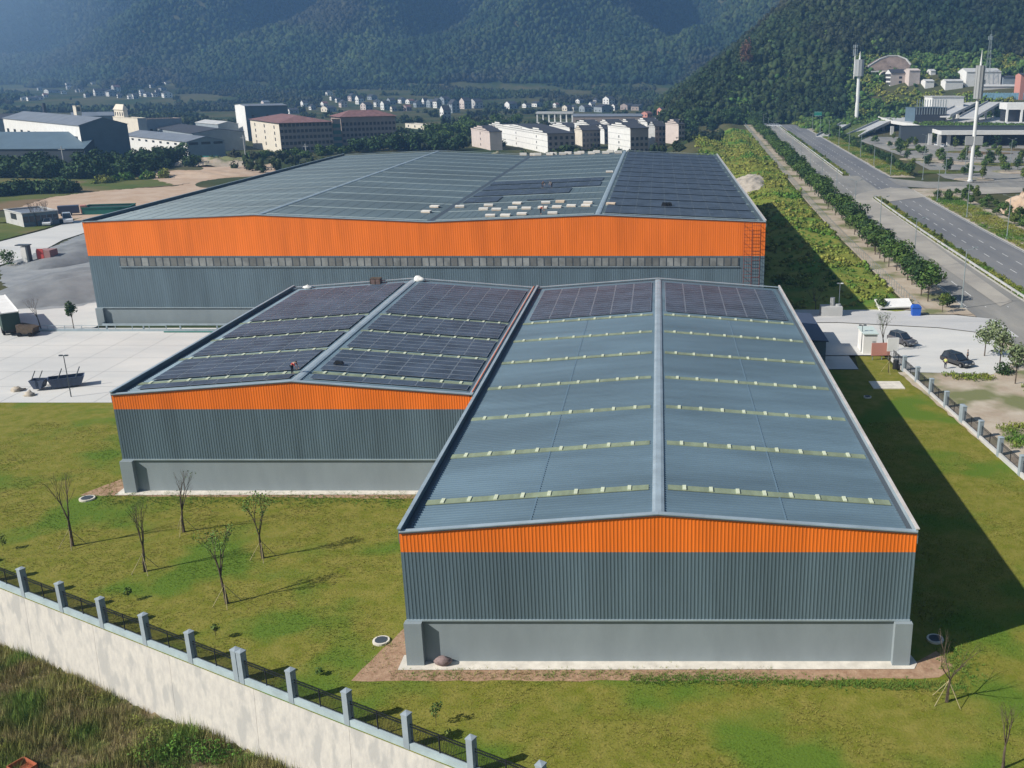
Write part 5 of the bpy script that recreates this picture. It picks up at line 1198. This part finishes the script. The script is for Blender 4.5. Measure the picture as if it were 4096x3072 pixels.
# deck
def deck(nm, label, pts, z, th=1.1, cols=(), rail=True, top='lightgrey'):
    O = Vector((pts[0][0], pts[0][1], 0)); e = empty(nm, tuple(O), label, 'deck')
    mb = MB(); mb.prism([(p[0]-O.x, p[1]-O.y, z-th) for p in pts], (0, 0, th)); mb.build('deck_slab', M[top], e)
    for a, b in zip(pts, list(pts[1:])+[pts[0]]):
        mb = MB(); mb.beam((a[0]-O.x, a[1]-O.y, z+.35-th*.5), (b[0]-O.x, b[1]-O.y, z+.35-th*.5), .5, th+.7); mb.build('edge_beam', M['white'], e)
    for c in cols:
        g_ = float(hz(c[0], c[1])); mb = MB(); mb.box((c[0]-O.x-.9, c[1]-O.y-.9, g_), (c[0]-O.x+.9, c[1]-O.y+.9, z-th)); mb.build('column', M['lightgrey'], e)
    return e
zd = 11.0
P1 = [flat(3655, 500, zd), flat(3765, 530, zd), flat(4300, 528, zd), flat(4300, 470, zd), flat(3800, 468, zd), flat(3570, 466, zd), flat(3480, 448, zd), flat(3472, 456, zd), flat(3565, 486, zd)]
cols_ = [at(3742, 588), at(3780, 592), at(3818, 592), at(3585, 545), at(3700, 560), at(3990, 560), at(4070, 575), at(3905, 560), at(3640, 520)]
cols_ = [Vector((c.x, c.y, c.z)) for c in cols_]
deck('raised_deck', 'broad raised concrete deck with white edge beams over the car park', P1, zd, 1.2, [c+Vector((0, 12, 0)) for c in cols_])
bpx('undercroft_shade_wall', 'added dark wall standing in for the shade beneath the raised deck', 'building', 3600, 574, 3590, 4300, 505, 1, wall='flashd', roof='flat', rm='flashd', D=4)  # dark wall added so the space under the deck reads as shade
def ramp(nm, lab, a, b, w_, za, zb, m='lightgrey'):
    a = flat(*a, za); b = flat(*b, zb); d = (b-a); n_ = Vector((-d.y, d.x, 0)).normalized()*w_
    e = empty(nm, (a.x, a.y, 0), lab, 'ramp'); O = Vector((a.x, a.y, 0))
    mb = MB(); P = [a-O, b-O, b+n_-O, a+n_-O]; mb.prism([tuple(p-Vector((0, 0, .8))) for p in P], (0, 0, .8)); mb.build('ramp_slab', M[m], e)
    for s0, s1 in ((P[0], P[1]), (P[3], P[2])): mb = MB(); mb.beam(s0+Vector((0, 0, .5)), s1+Vector((0, 0, .5)), .3, 1.0); mb.build('parapet', M['lightgrey'], e)
    for t in (.35, .65, .95):
        p = P[0]+(P[1]-P[0])*t+n_*.5; mb = MB(); mb.box((p.x-.7, p.y-.7, 0), (p.x+.7, p.y+.7, p.z-.8)); mb.build('column', M['lightgrey'], e)
ramp('ramp', 'nearer concrete ramp sloping down from the raised deck to the car park', (3436, 548), (3570, 484), 9, 5.0, zd)
ramp('ramp', 'farther concrete ramp sloping down from the raised deck towards the road', (3312, 545), (3482, 456), 7, 5.2, zd)
a, b, c, d = flat(3318, 556, 5.0), flat(3436, 550, 5.0), flat(3560, 486, zd-.3), flat(3490, 458, zd-.3)
mb = MB(); mb.prism([tuple(p-Vector((0, 0, .7))) for p in (a, b, c, d)], (0, 0, .7)); tag(mb.build('ramp_lawn', M['planter']), 'grassed slope between the two concrete ramps', 'lawn')
# pavilion, upper terraces
bpx('glass_pavilion', 'dark glazed pavilion with a thin flat roof on the raised deck', 'pavilion', 3655, 0, 3640, 3780, 432, 12, 640, wall='steelblue', sidewall='window', roof='flat', rm='midroof', D=14, win=[('r', 12, 1, .5, 9, 15, 3)], wm='lampmetal')
C = gy(3720, 700); zt = zat(3720, 388, 700); e = empty('terrace_building', (C.x, C.y, zt-13), 'white terrace building with three dark bays and a sloping roof above the pavilion', 'building', None, .12)
Wt = abs(run((C.x, C.y, zt), (1, 0), 3862, zt)); mb = MB(); mb.box((0, 0, 6), (Wt, 14, 13)); mb.build('wall', M['white'], e); mb = MB(); mb.box((-.5, -.6, 13), (Wt+.5, 14.5, 13.5)); mb.build('roof', M['lightgrey'], e)
for k in range(4): mb = MB(); mb.box((k*6+.6, -.1, -8), (k*6+2.2, 1.6, 6)); mb.build('column', M['white'], e)
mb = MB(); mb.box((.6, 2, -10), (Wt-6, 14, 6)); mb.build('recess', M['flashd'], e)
C = gy(4018, 640); zt = zat(4018, 412, 640); e = empty('terrace_building', (C.x, C.y, zt-8), 'white deck edge building with columns at the right edge of the photo', 'building', None, -.03)
mb = MB(); mb.box((0, 0, 4), (60, 16, 8)); mb.build('wall', M['white'], e)
for k in range(5): mb = MB(); mb.box((k*9, 0, -12), (k*9+1.2, 1.2, 4)); mb.build('column', M['white'], e)
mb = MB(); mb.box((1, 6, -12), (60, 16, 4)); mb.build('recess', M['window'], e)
ramp('upper_ramp', 'pale upper ramp with a grass strip running up between the terraces', (3800, 465), (3925, 405), 10, 14.5, 21)
ramp('upper_ramp', 'right upper ramp rising to the white deck edge building', (3905, 470), (4010, 408), 10, 14.5, 21)
bpx('villa', 'pinkish white three storey house with a dark roof below the tunnel portal', 'house', 3560, 345, 3516, 3640, 292, 14, wall='white', sidewall='pinkwall', roof='gx', rm='darkroof', rh=2.5, D=9, win=[('l', 5, 3, 1.6, 1.9, 1.8, 3.0), ('r', 1, 2, 2.5, 1.6, 3, 3.2)])
bpx('villa', 'taller pinkish stair block attached to the right of the dark roofed house', 'house', 3634, 345, 3628, 3677, 282, 14, wall='pinkwall', roof='gx', rm='pinkwall', rh=1.2, D=9)
bpx('white_hall', 'large white hillside hall with a shallow gable behind the tall mast', 'hall', 3862, 348, 3852, 4000, 288, 8, wall='white', roof='gx', rm='lightgrey', rh=2.5, D=16, win=[('r', 1, 1, 3.5, 4, 3, 3)])
for k, (px, py, l, r_, t, wl_, lab) in enumerate([(3722, 300, 3712, 3742, 284, 'white', 'small white domed hut on the hillside'), (3700, 355, 3680, 3735, 325, 'white', 'low white shed right of the dark roofed house'), (3780, 362, 3738, 3850, 325, 'white', 'long low white shed with a curved roof left of the white hall'), (4075, 400, 4058, 4130, 300, 'redpale', 'orange brick block with a dark roof at the right edge of the photo'), (4010, 340, 4000, 4060, 310, 'greywall', 'grey roofed shed between the white hall and the orange block'), (3930, 362, 3925, 4065, 346, 'white', 'long white retaining parapet wall below the white hall')]):
    bpx('hillside_building', lab, 'building', px, py, l, r_, t, 10, wall=wl_, roof='gx', rm='darkroof' if k in (3, 4) else 'lightgrey', rh=1.2, D=8)
C = at(3925, 398); mb = MB(); mb.box((C.x, C.y, C.z), (C.x+34, C.y+.3, C.z+4.5)); 
for x in np.arange(0, 34, 2.): mb.box((C.x+x, C.y-.1, C.z), (C.x+x+.3, C.y-.01, C.z+4.9))
tag(mb.build('pool_fence', mat('pale_blue_screen', (.22, .38, .48), .6, .2, .5)), 'pale blue screen fence on the upper terrace', 'fence')
# tunnel portal with slope protection
C = at(3548, 308); mb = MB(); e = empty('tunnel_portal', tuple(C), 'concrete tunnel portal with an arched retaining slope cut into the forest', 'portal')
def arc(w_, h_, n=12): return [(w_*math.cos(math.pi*k/n), h_*math.sin(math.pi*k/n)) for k in range(n+1)]
s = C.y/FP
top = [(x*s, z*s) for x, z in [(-70, 38), (-45, 52), (-20, 66), (15, 78), (50, 78), (80, 66), (95, 45), (85, 20), (30, 18), (-30, 18)]]
mb.prism([(x, -2+z*.9, z) for x, z in top], (0, 14, 0), 0); mb.build('slope_face', mat('shotcrete', (.19, .15, .13), .95, .3, .2), e)
mb = MB()
for a, b in zip(top[:6], top[1:7]): mb.beam((a[0], -2.3+a[1]*.9, a[1]), (b[0], -2.3+b[1]*.9, b[1]), 1.2, .9)
mb.beam((-60*s, -2.2+18*s, 20*s), (20*s, -2.2+20*s, 22*s), 1.2, 1.0); mb.build('slope_rim', M['lightgrey'], e)
mb = MB(); mb.prism([(x*s*.42-14*s, -3.9, z*s*.5) for x, z in arc(48, 44)], (0, 3, 0)); mb.build('arch_ring', M['offwhite'], e)
mb = MB(); mb.prism([(x*s*.36-14*s, -4.3, z*s*.44) for x, z in arc(48, 44)], (0, 3, 0)); mb.build('tunnel_mouth', M['window'], e)
e = empty('road_sign', tuple(at(3262, 500)), 'green overhead road sign by the far trees', 'sign'); C = Vector(e.location)
mb = MB(); mb.tube((0, 0, 0), (0, 0, 9), .2, .15, 8); mb.build('pole', M['lampmetal'], e); mb = MB(); mb.box((-1.2, -.15, 6), (4, 0, 9)); mb.build('sign_panel', M['teal'], e); mb = MB(); mb.box((-1.0, -.19, 6.2), (3.8, -.16, 6.3)); mb.box((-1.0, -.19, 8.7), (3.8, -.16, 8.8)); mb.build('sign_border', M['white'], e)

# ------------------------------------------------------------------ car park surfaces, mounds
for k, pts in enumerate([[(3440, 560), (3560, 545), (3720, 590), (3640, 625)], ]): pass
sheet('car_park', [at(3440, 565), at(3480, 548), at(3700, 552), at(4200, 560), at(4300, 720), at(3900, 735), at(3780, 715), at(3620, 630)], M['asphaltd'], None)
for k, (px, py, w_, d_) in enumerate([(3640, 600, 13, 5), (3700, 640, 16, 6), (3790, 690, 18, 6), (3760, 650, 12, 5), (3860, 610, 14, 6), (3870, 655, 12, 6), (4000, 660, 17, 7), (4060, 690, 12, 6), (3960, 615, 14, 6), (3600, 575, 11, 5), (4040, 600, 16, 7), (3900, 720, 10, 5)]):
    p = at(px, py); z = float(hz(p.x, p.y)); mb = MB()
    w_ *= 1.45; mb.prism([(p.x+w_/2*math.cos(a)*(1+.1*math.sin(3*a+k)), p.y+d_/2*math.sin(a)*2.2, z+.1) for a in np.linspace(0, 6.28, 17)[:-1]], (0, 0, .3)); tag(mb.build('planting_bed', M['sand' if k % 2 else 'field']), kind='structure')
def mound(nm, lab, cx, cy, sx, sy, h, m, n=34, rough=.12, seed=0., kind=None, z0=None, base=-.4):
    X, Y = np.meshgrid(np.linspace(-1, 1, n), np.linspace(-1, 1, n)); r2 = X**2+Y**2
    Z = h*np.clip(1-r2*(1+.5*wob(X*3, Y*3, 1, seed)), 0, 1)**1.1*(1+rough*3*wob(X*9, Y*9, 1, seed+2))+rough*h*.3*rng.normal(size=X.shape)*(r2 < .85)
    WX = cx+X*sx; WY = cy+Y*sy; g0 = hz(WX, WY) if z0 is None else z0
    V = np.stack([WX, WY, g0+base*(r2 > .8)+Z], -1).reshape(-1, 3); i = (np.arange(n-1)[:, None]*n+np.arange(n-1)[None]).ravel()
    T = np.vstack([np.stack([i, i+1, i+n+1], 1), np.stack([i, i+n+1, i+n], 1)]); o = npmesh(nm, V, T, M[m]); o.data.polygons.foreach_set('use_smooth', [True]*len(T))
    return tag(o, lab, 'mound') if kind is None else tag(o, kind=kind)
p = flat(300, 1140); mound('gravel_heap', 'large dark grey gravel heap left of the largest warehouse', p.x+3, p.y-2, 15, 20, 3.4, 'gravelp', seed=1., rough=.03)
p = flat(350, 1010); mound('gravel_heap', 'smaller gravel heap behind the large one, touching the concrete road', p.x, p.y, 11, 24, 2.4, 'gravelp', seed=5., rough=.03)
mound('rubble_heap', 'pale rubble heap on the bank beside the rear of the largest warehouse', *at(2985, 745)[:2], 7.5, 26, 2.6, 'rubble', seed=3., rough=.07)
for k, (px, w_) in enumerate([(2000, 10), (2130, 12), (2060, 7)]):
    p = gy(px, 330); mound('earth_mound', ['left', 'right', 'middle'][k]+' brown earth mound showing over the rear roof edge by the white townhouses', p.x, 330, w_, 8, 15.5-k, 'sand' if k != 1 else 'rubble', seed=k*2., base=0, rough=.03)
p = at(4075, 850); mound('clay_mound', 'pink clay mound on the right edge above the roadside thicket', p.x+3, p.y, 9, 12, 5, 'sandr', seed=2.)
p = at(800, 700); mound('earth_mound', 'low pinkish earth bank left of the dormitories', p.x, p.y, 30, 16, 1.6, 'sandr', seed=6.)
p = at(880, 660); mound('earth_mound', 'scrubby earth mound at the end of the sand field by the largest warehouse', p.x, p.y, 22, 12, 3.2, 'sand', seed=7.)

# ------------------------------------------------------------------ vegetation masses
def free(X, Y, pad=4.):
    ok = np.ones(len(X), bool)
    for (cx, cy, yw, W, D) in BLD:
        dx = X-cx; dy = Y-cy; a = dx*math.cos(yw)+dy*math.sin(yw); b = -dx*math.sin(yw)+dy*math.cos(yw)
        ok &= ~((a > -pad) & (a < W+pad) & (b > -pad) & (b < D+pad))
        d = math.hypot(cx, cy); t = (X*cx+Y*cy)/d**2                # keep a sight gap just in front of a facade
        off = np.abs(X*cy-Y*cx)/d; gap = 26 if d < 900 else .13*d
        ok &= ~((t < 1) & (t > 1-gap/d) & (off < max(W, D)*.7+4))
    return ok
def hill_forest(nm, xr, yr, n, size, tkind, cond, m='forest'):
    X = rng.uniform(*xr, n); Y = rng.uniform(*yr, n)
    k = (X > -.80*Y-30) & (X < .50*Y+40) & cond(X, Y); X, Y = X[k], Y[k]; k = free(X, Y, 3); X, Y = X[k], Y[k]
    Z = hz(X, Y)-size*.12; S = size*rng.uniform(.6, 1.3, len(X))*(1+.25*wob(X, Y, 60))
    T_ = [t_crown(tkind) for _ in range(6)]
    return scatter(nm, np.stack([X, Y, Z], 1), S, T_, M[m], rng.uniform(.9, 1.5, len(X)))
def on_spur(X, Y): return (Y > 715-15*sst(85, 140, X)) & (X > -4) & (hz(X, Y) > 6.2)
tag(hill_forest('forest', (-10, 620), (700, 1250), 26000, 5.2, 'mid', lambda X, Y: on_spur(X, Y) & ((X < 125+.18*(Y-700)) | (Y > 830)) & (np.hypot((X-at(3555, 290).x), (Y-at(3555, 290).y)*.5) > 22)), kind='stuff')
mf = lambda X, Y: (hz(X, Y) > 22+10*wob(X, Y, 130, 3)) & ~((X > 0) & (Y < 1250))
tag(hill_forest('forest_far', (-2100, 1100), (1300, 2750), 250000, 6.3, 'far', mf), kind='stuff')
# scattered valley woods
def vw(X, Y): return (wob(X, Y, 38, 5.) > .22) & (Y > 400) & (X < 20+.03*Y) & ~((X > -95) & (Y < 330))
tag(hill_forest('valley_woods', (-1300, 60), (400, 1500), 22000, 3.4, 'mid', vw), kind='stuff')
tag(hill_forest('valley_scrub', (-1500, 300), (1100, 1900), 30000, 3.6, 'far', lambda X, Y: (wob(X, Y, 70, 2.) > -.1) & ~on_spur(X, Y) & (hz(X, Y) < 30)), kind='stuff')
# trees standing at the end of the road and hillside greenery behind the deck
n = 5200; X = rng.uniform(50, 380, n); Y = rng.uniform(600, 860, n); k = free(X, Y, 2) & ((Y > 716) | (X > 100)) & ~((X > 108) & (Y < 668)) & (rng.uniform(0, 1, n) < np.where(X > 140, .55, 1)); X, Y = X[k], Y[k]
tag(scatter('hillside_shrubs', np.stack([X, Y, hz(X, Y)-.5], 1), rng.uniform(2., 5.5, len(X)), [t_crown('mid') for _ in range(5)], M['leaf']), kind='stuff')
n = 9000; X = rng.uniform(95, 380, n); Y = rng.uniform(668, 860, n); ok = np.ones(n, bool)
for (cx, cy, yw, W, D) in BLD:
    dx = X-cx; dy = Y-cy; a = dx*math.cos(yw)+dy*math.sin(yw); b = -dx*math.sin(yw)+dy*math.cos(yw); ok &= ~((a > -3) & (a < W+3) & (b > -7) & (b < D+3))
X, Y = X[ok], Y[ok]
tag(scatter('hillside_undergrowth', np.stack([X, Y, hz(X, Y)-.3], 1), rng.uniform(.8, 2.4, len(X)), [t_crown('mid') for _ in range(4)], M['scrub']), kind='stuff')
n = 900; X = rng.uniform(0, 1, n); Y = rng.uniform(0, 1, n); a, b = flat(3700, 508, zd), flat(4200, 520, zd)
P = np.stack([a.x+(b.x-a.x)*X, a.y+4+(b.y-a.y)*X+Y**2*26, np.full(n, zd)], 1)
tag(scatter('deck_planting', P, rng.uniform(.8, 2.2, n), [t_crown('mid') for _ in range(4)], M['leaf']), kind='stuff')
# bank scrub
def bank(nm, n, cond, size, m, temps, xr=(18, 70), yr=(160, 640)):
    X = rng.uniform(*xr, n); Y = rng.uniform(*yr, n); k = cond(X, Y); X, Y = X[k], Y[k]
    return tag(scatter(nm, np.stack([X, Y, hz(X, Y)-.15], 1), size*rng.uniform(.5, 1.4, len(X))*(1+.5*wob(X, Y, 7, 2.)), temps, M[m], rng.uniform(.5, 1.1, len(X))), kind='stuff')
cb = lambda X, Y: (X < 44.3+sh(Y)) & (X > np.where(Y < 302, 18.5, -12.)) & ~((Y < 172) & (X > 0)) & ~((X > 33) & (X < 45) & (Y > 270) & (Y < 330) & False)
gx2 = np.arange(14, 60, 1.2); gy2 = np.arange(166, 660, 3.0); A2, B2 = np.meshgrid(gx2, gy2); A2 = A2+sh(B2)*.95; n1 = len(gx2); n2 = len(gy2)
V = np.stack([A2, B2, hz(A2, B2)+np.where((A2 < 44.9+sh(B2)) & ((A2 > 18.2) | (B2 > 302)), .22+.12*wob(A2, B2, 2.5), -.8)], -1).reshape(-1, 3); i = (np.arange(n2-1)[:, None]*n1+np.arange(n1-1)[None]).ravel()
T = np.vstack([np.stack([i, i+1, i+n1+1], 1), np.stack([i, i+n1+1, i+n1], 1)]); bt = npmesh('bank_turf', V, T, mat('bank_turf', (.15, .20, .034), .95, .3, .12, .12, 1.5, col2=(.26, .25, .055), col3=(.10, .19, .03), scale3=.07)); bt.data.polygons.foreach_set('use_smooth', [True]*len(T)); tag(bt, kind='structure')
bank('bank_scrub', 6500, cb, .95, 'scrub', [t_crown('mid') for _ in range(5)])
bank('bank_grass', 150000, lambda X, Y: cb(X, Y) & (Y < 460), .6, 'scrub', [t_tuft(7, .6, .06) for _ in range(5)])
gx2 = np.arange(-80, 10, 1.5); gy2 = np.arange(34, 90, 1.5); A2, B2 = np.meshgrid(gx2, gy2); n1 = len(gx2); n2 = len(gy2)
V = np.stack([A2, B2, np.minimum(hz(A2, B2)+.06, -1.0)], -1).reshape(-1, 3); i = (np.arange(n2-1)[:, None]*n1+np.arange(n1-1)[None]).ravel()
T = np.vstack([np.stack([i, i+1, i+n1+1], 1), np.stack([i, i+n1+1, i+n1], 1)]); tag(npmesh('waste_ground', V, T, mat('waste_soil', (.13, .12, .05), .95, .3, .5, .05, 3, col2=(.25, .19, .12), col3=(.10, .14, .04), scale3=.3)), kind='structure')
# tall weeds below the retaining wall
def below(X, Y): return (Y < 43.36-.529*X-.45) 
n = 90000; X = rng.uniform(-75, 5, n); Y = rng.uniform(38, 84, n); k = below(X, Y) & (Y > 38) & (Y > -1.0*X*.9-0); X, Y = X[k], Y[k]
hgt = .62*(1+.7*wob(X, Y, 3.2, 1.))+.1
tag(scatter('weeds', np.stack([X, Y, hz(X, Y)-.05], 1), np.clip(hgt, .25, 2)*rng.uniform(.6, 1.3, len(X)), [t_tuft(10, .8, .03) for _ in range(6)], M['weeds'], rng.uniform(.9, 1.7, len(X))), kind='stuff')
n = 3600; X = rng.uniform(-75, 5, n); Y = rng.uniform(38, 84, n); k = below(X, Y+1) & (wob(X, Y, 4, 3.) > .0); X, Y = X[k], Y[k]
tag(scatter('weed_bushes', np.stack([X, Y, hz(X, Y)-.1], 1), rng.uniform(.4, 1.0, len(X)), [t_merge([t_leaves(150, (0, 0, .7), (1, 1, .8), .13)]) for _ in range(5)], M['scrub']), kind='stuff')
# lawn grass tufts
def lawn_pts(n, xr, yr):
    X = rng.uniform(*xr, n); Y = rng.uniform(*yr, n); k = inpoly(X, Y, lawn_poly)
    k &= ~((X > -18.9) & (X < 19.8) & (Y > 58.9) & (Y < 142)) & ~((X > -54.5) & (X < -17) & (Y > 90.2) & (Y < 142)) & ~((X > -21.5) & (X < -17) & (Y > 58.8) & (Y < 61+(X+21.5)*2.2)) & (Y > 43.36-.529*X+.6)
    k &= (Y > X*0+45) & (X > -.7*Y-8) & (X < .42*Y+6)
    return X[k], Y[k]
X, Y = lawn_pts(220000, (-75, 45), (44, 112)); d = np.hypot(X, Y); k = rng.uniform(0, 1, len(X)) < np.clip(95/d, 0, 1)**1.5; X, Y = X[k], Y[k]
tag(scatter('lawn_grass', np.stack([X, Y, 0*X], 1), rng.uniform(.035, .10, len(X))*(1+.6*wob(X, Y, 2.5)), [t_tuft(8, 2.0, .13) for _ in range(5)], M['grassb']), kind='stuff')
# greener weeds along the wall bases and mounds
n = 2200; Xa = rng.uniform(-2, 21, n); Ya = 59.0+rng.normal(0, .35, n)-.5*np.clip(Xa-4, 0, 20)/10; Xb = rng.uniform(-55, -18, n); Yb = 89.4+rng.normal(0, .9, n)
Xc = rng.normal(21.3, .7, 500); Yc = rng.normal(61.5, 1.6, 500)
Xd = rng.uniform(-21, 8, 1500); Yd = 59.6+rng.normal(0, .4, 1500); Yd = np.where(Xd < -18.6, Yd+rng.uniform(0, 5, 1500), Yd)
tag(scatter('soil_weeds', np.stack([Xd, Yd, 0*Xd], 1), rng.uniform(.06, .25, 1500), [t_tuft(6, 1.2, .06) for _ in range(4)], M['weeds']), kind='stuff')
X = np.r_[Xa, Xb, Xc]; Y = np.r_[Ya, Yb, Yc]
tag(scatter('base_weeds', np.stack([X, Y, 0*X], 1), rng.uniform(.06, .24, len(X)), [t_tuft(7, 1.2, .09) for _ in range(4)], M['leafy'] if 0 else mat('weed_green', (.08, .19, .03), .9, island=.4, col2=(.15, .20, .04), scale=.5)), kind='stuff')
# sandy plot weeds and verge weeds
n = 5000; X = rng.uniform(38, 76, n); Y = rng.uniform(90, 131, n); k = (wob(X, Y, 6, 1.) > .4) & (X > 39.5) & (X < 53.5); k = np.where(k)[0]; X, Y = X[k], Y[k]
X2 = rng.uniform(0, 1, 7000); Y2 = np.r_[rng.uniform(130, 322, 3500), rng.uniform(385, 640, 3500)]; X2 = 84.3+sh(Y2)+.6+X2*9
X3 = rng.uniform(.5, 2.9, 5000); Y3 = np.r_[rng.uniform(130, 320, 3000), rng.uniform(388, 640, 2000)]; X3 = 66.6+sh(Y3)+X3
X = np.r_[X, X2, X3]; Y = np.r_[Y, Y2, Y3]; Z = np.r_[np.full(len(k), .15), zroad(Y2)+.1, zroad(Y3)+.1]
tag(scatter('verge_weeds', np.stack([X, Y, Z], 1), rng.uniform(.25, .8, len(X)), [t_merge([t_leaves(26, (0, 0, .5), (.9, .9, .5), .25)]) for _ in range(4)], M['scrub']), kind='stuff')
# hedge band and bushes left
def line_trees(pts, n, h, cr, lab, grp, kind='leafd', jit=3., nm='hedge_tree', seed=200):
    S_ = [leafy(nm, (0, 0, 0), h*(.85+.2*k), cr*(.9+.15*k), lab, grp, kind, nl=520, trunk=.15, seed=seed+k, size=.45*cr/2.2) for k in range(3)]
    for k in range(n):
        t = k/(n-1)*(len(pts)-1); i_ = min(int(t), len(pts)-2); a, b = at(*pts[i_]), at(*pts[i_+1]); p = a+(b-a)*(t-i_)
        o = S_[k] if k < 3 else copy_tree(S_[k % 3]); x, y = p.x+random.uniform(-jit, jit), p.y+random.uniform(-jit, jit)
        s = random.uniform(.8, 1.2); o.location = (x, y, float(hz(x, y))); o.scale = (s, s, s); o.rotation_euler = (0, 0, random.uniform(0, 6.28)); o['label'] = lab; o['group'] = grp
line_trees([(-60, 712), (200, 715), (420, 712), (620, 690)], 44, 6.2, 4.6, 'dark bushy tree in the dense belt before the left factory halls', 'tree belt at the left', jit=5)
line_trees([(-60, 700), (200, 690), (420, 690), (560, 670), (680, 655)], 30, 6.5, 4.6, 'dark tree in the rear of the dense belt before the left factories', 'rear tree belt at the left', jit=6, seed=210)
line_trees([(600, 680), (720, 668), (850, 655)], 12, 3.2, 3.0, 'dark tree beside the low white factory hall', 'trees by the low factory hall', jit=5, seed=220)
line_trees([(990, 640), (1100, 632), (1250, 625), (1380, 612)], 20, 3.3, 3.0, 'bushy tree at the foot of the cream ended dormitory', 'trees at the dormitory foot', 'leaf', jit=5, seed=230)
line_trees([(1430, 610), (1560, 600), (1720, 598), (1860, 600)], 26, 7, 4.6, 'dark tree between the dormitories and the townhouses', 'trees right of the dormitories', jit=9, seed=240)
line_trees([(1740, 575), (1800, 560), (1870, 540), (1930, 520), (2050, 505)], 26, 9, 5, 'green tree in the grove behind the townhouse row', 'grove behind the townhouses', 'leaf', jit=10, seed=250)
line_trees([(-20, 790), (80, 780), (180, 778), (300, 772)], 22, 4.0, 3.6, 'low dark bush along the edge of the sand track', 'bushes by the sand track', 'leafd', jit=2.5, nm='bush', seed=260)
line_trees([(390, 740), (470, 728), (560, 720), (640, 712)], 9, 2.4, 2.4, 'scrubby bush between the field and the sand', 'scrub bushes in the field', 'scrub', jit=3, nm='bush', seed=270)
line_trees([(2700, 540), (2760, 500), (2850, 480), (2950, 490), (3030, 500)], 28, 9, 4.2, 'dark tree on the crest behind the green bank', 'trees behind the green bank', 'leafd', jit=8, seed=280)
for k, (px, py) in enumerate([(135, 905), (150, 905), (165, 900), (185, 896), (200, 893)]):
    bare_tree('office_tree', tuple(flat(px, py)), 6.5, 'bare sapling in the row before the low grey office', 300+k, 0, 0, group='saplings before the office')
leafy('bush', tuple(flat(45, 1062)), 3.4, 2.6, 'round green bush beside the gate hut on the left', kind='leaf', nl=500, trunk=.1, seed=310, cat='bush')
p = at(2990, 330)
leafy('rust_tree', (gy(2985, 800).x, 800, float(hz(gy(2985, 800).x, 800))), 26, 5.5, 'tall rust coloured dead conifer at the edge of the dark forest', kind='leafred', nl=700, trunk=.3, seed=320, size=1.0, zs=1.6, cat='tree')
# utility poles on the left
for k, (px, py, t, lab) in enumerate([(262, 690, 585, 'left utility pole before the blue grey factory hall'), (520, 690, 615, 'right utility pole before the blue grey factory hall'), (985, 650, 540, 'utility pole beside the cream dormitory end'), (1225, 620, 575, 'utility pole in front of the dormitory long side')]):
    C = at(px, py); h = zat(px, t, C.y)-C.z; e = empty('utility_pole', tuple(C), lab, 'pole'); mb = MB(); mb.tube((0, 0, 0), (0, 0, h), .28, .2, 6); mb.build('pole', M['lightgrey'], e); mb = MB(); mb.box((-1.4, -.1, h-1.4), (1.4, .1, h-1.15)); mb.build('crossarm', M['pcgrey'], e)
# ------------------------------------------------------------------ smoke plume over the left village
V, T = ico(3); V = np.array(V)
so_ = npmesh('smoke', V, np.array(T), bpy.data.materials.new('smoke_plume')); so_.location = (-930, 1480, 190); so_.scale = (210, 160, 230); so_.rotation_euler = (0, R(-18), 0); tag(so_, kind='stuff')
ms = so_.data.materials[0]; ms.use_nodes = True; nn = ms.node_tree.nodes; ll = ms.node_tree.links; nn.clear()
tc = nn.new('ShaderNodeTexCoord'); vl = nn.new('ShaderNodeVectorMath'); vl.operation = 'LENGTH'; ll.new(tc.outputs['Object'], vl.inputs[0])
mr = nn.new('ShaderNodeMapRange'); mr.inputs['From Min'].default_value = 1.0; mr.inputs['From Max'].default_value = .1; mr.inputs['To Min'].default_value = 0; mr.inputs['To Max'].default_value = .0032; ll.new(vl.outputs['Value'], mr.inputs['Value'])
pv = nn.new('ShaderNodeVolumePrincipled'); pv.inputs['Color'].default_value = (.55, .76, 1, 1); ll.new(mr.outputs[0], pv.inputs['Density'])
o_ = nn.new('ShaderNodeOutputMaterial'); ll.new(pv.outputs[0], o_.inputs['Volume'])
# ------------------------------------------------------------------ haze
mb = MB(); mb.box((-3900, -190, -9), (3900, 4900, 900)); hz_o = mb.build('haze', [])
mh = bpy.data.materials.new('haze_air'); mh.use_nodes = True; nn = mh.node_tree.nodes; nn.clear()
out = nn.new('ShaderNodeOutputMaterial'); pv = nn.new('ShaderNodeVolumePrincipled'); pv.inputs['Color'].default_value = (.28, .55, 1.0, 1); pv.inputs['Density'].default_value = .00020; pv.inputs['Anisotropy'].default_value = .2
mh.node_tree.links.new(pv.outputs[0], out.inputs['Volume']); hz_o.data.materials.append(mh); tag(hz_o, kind='stuff')
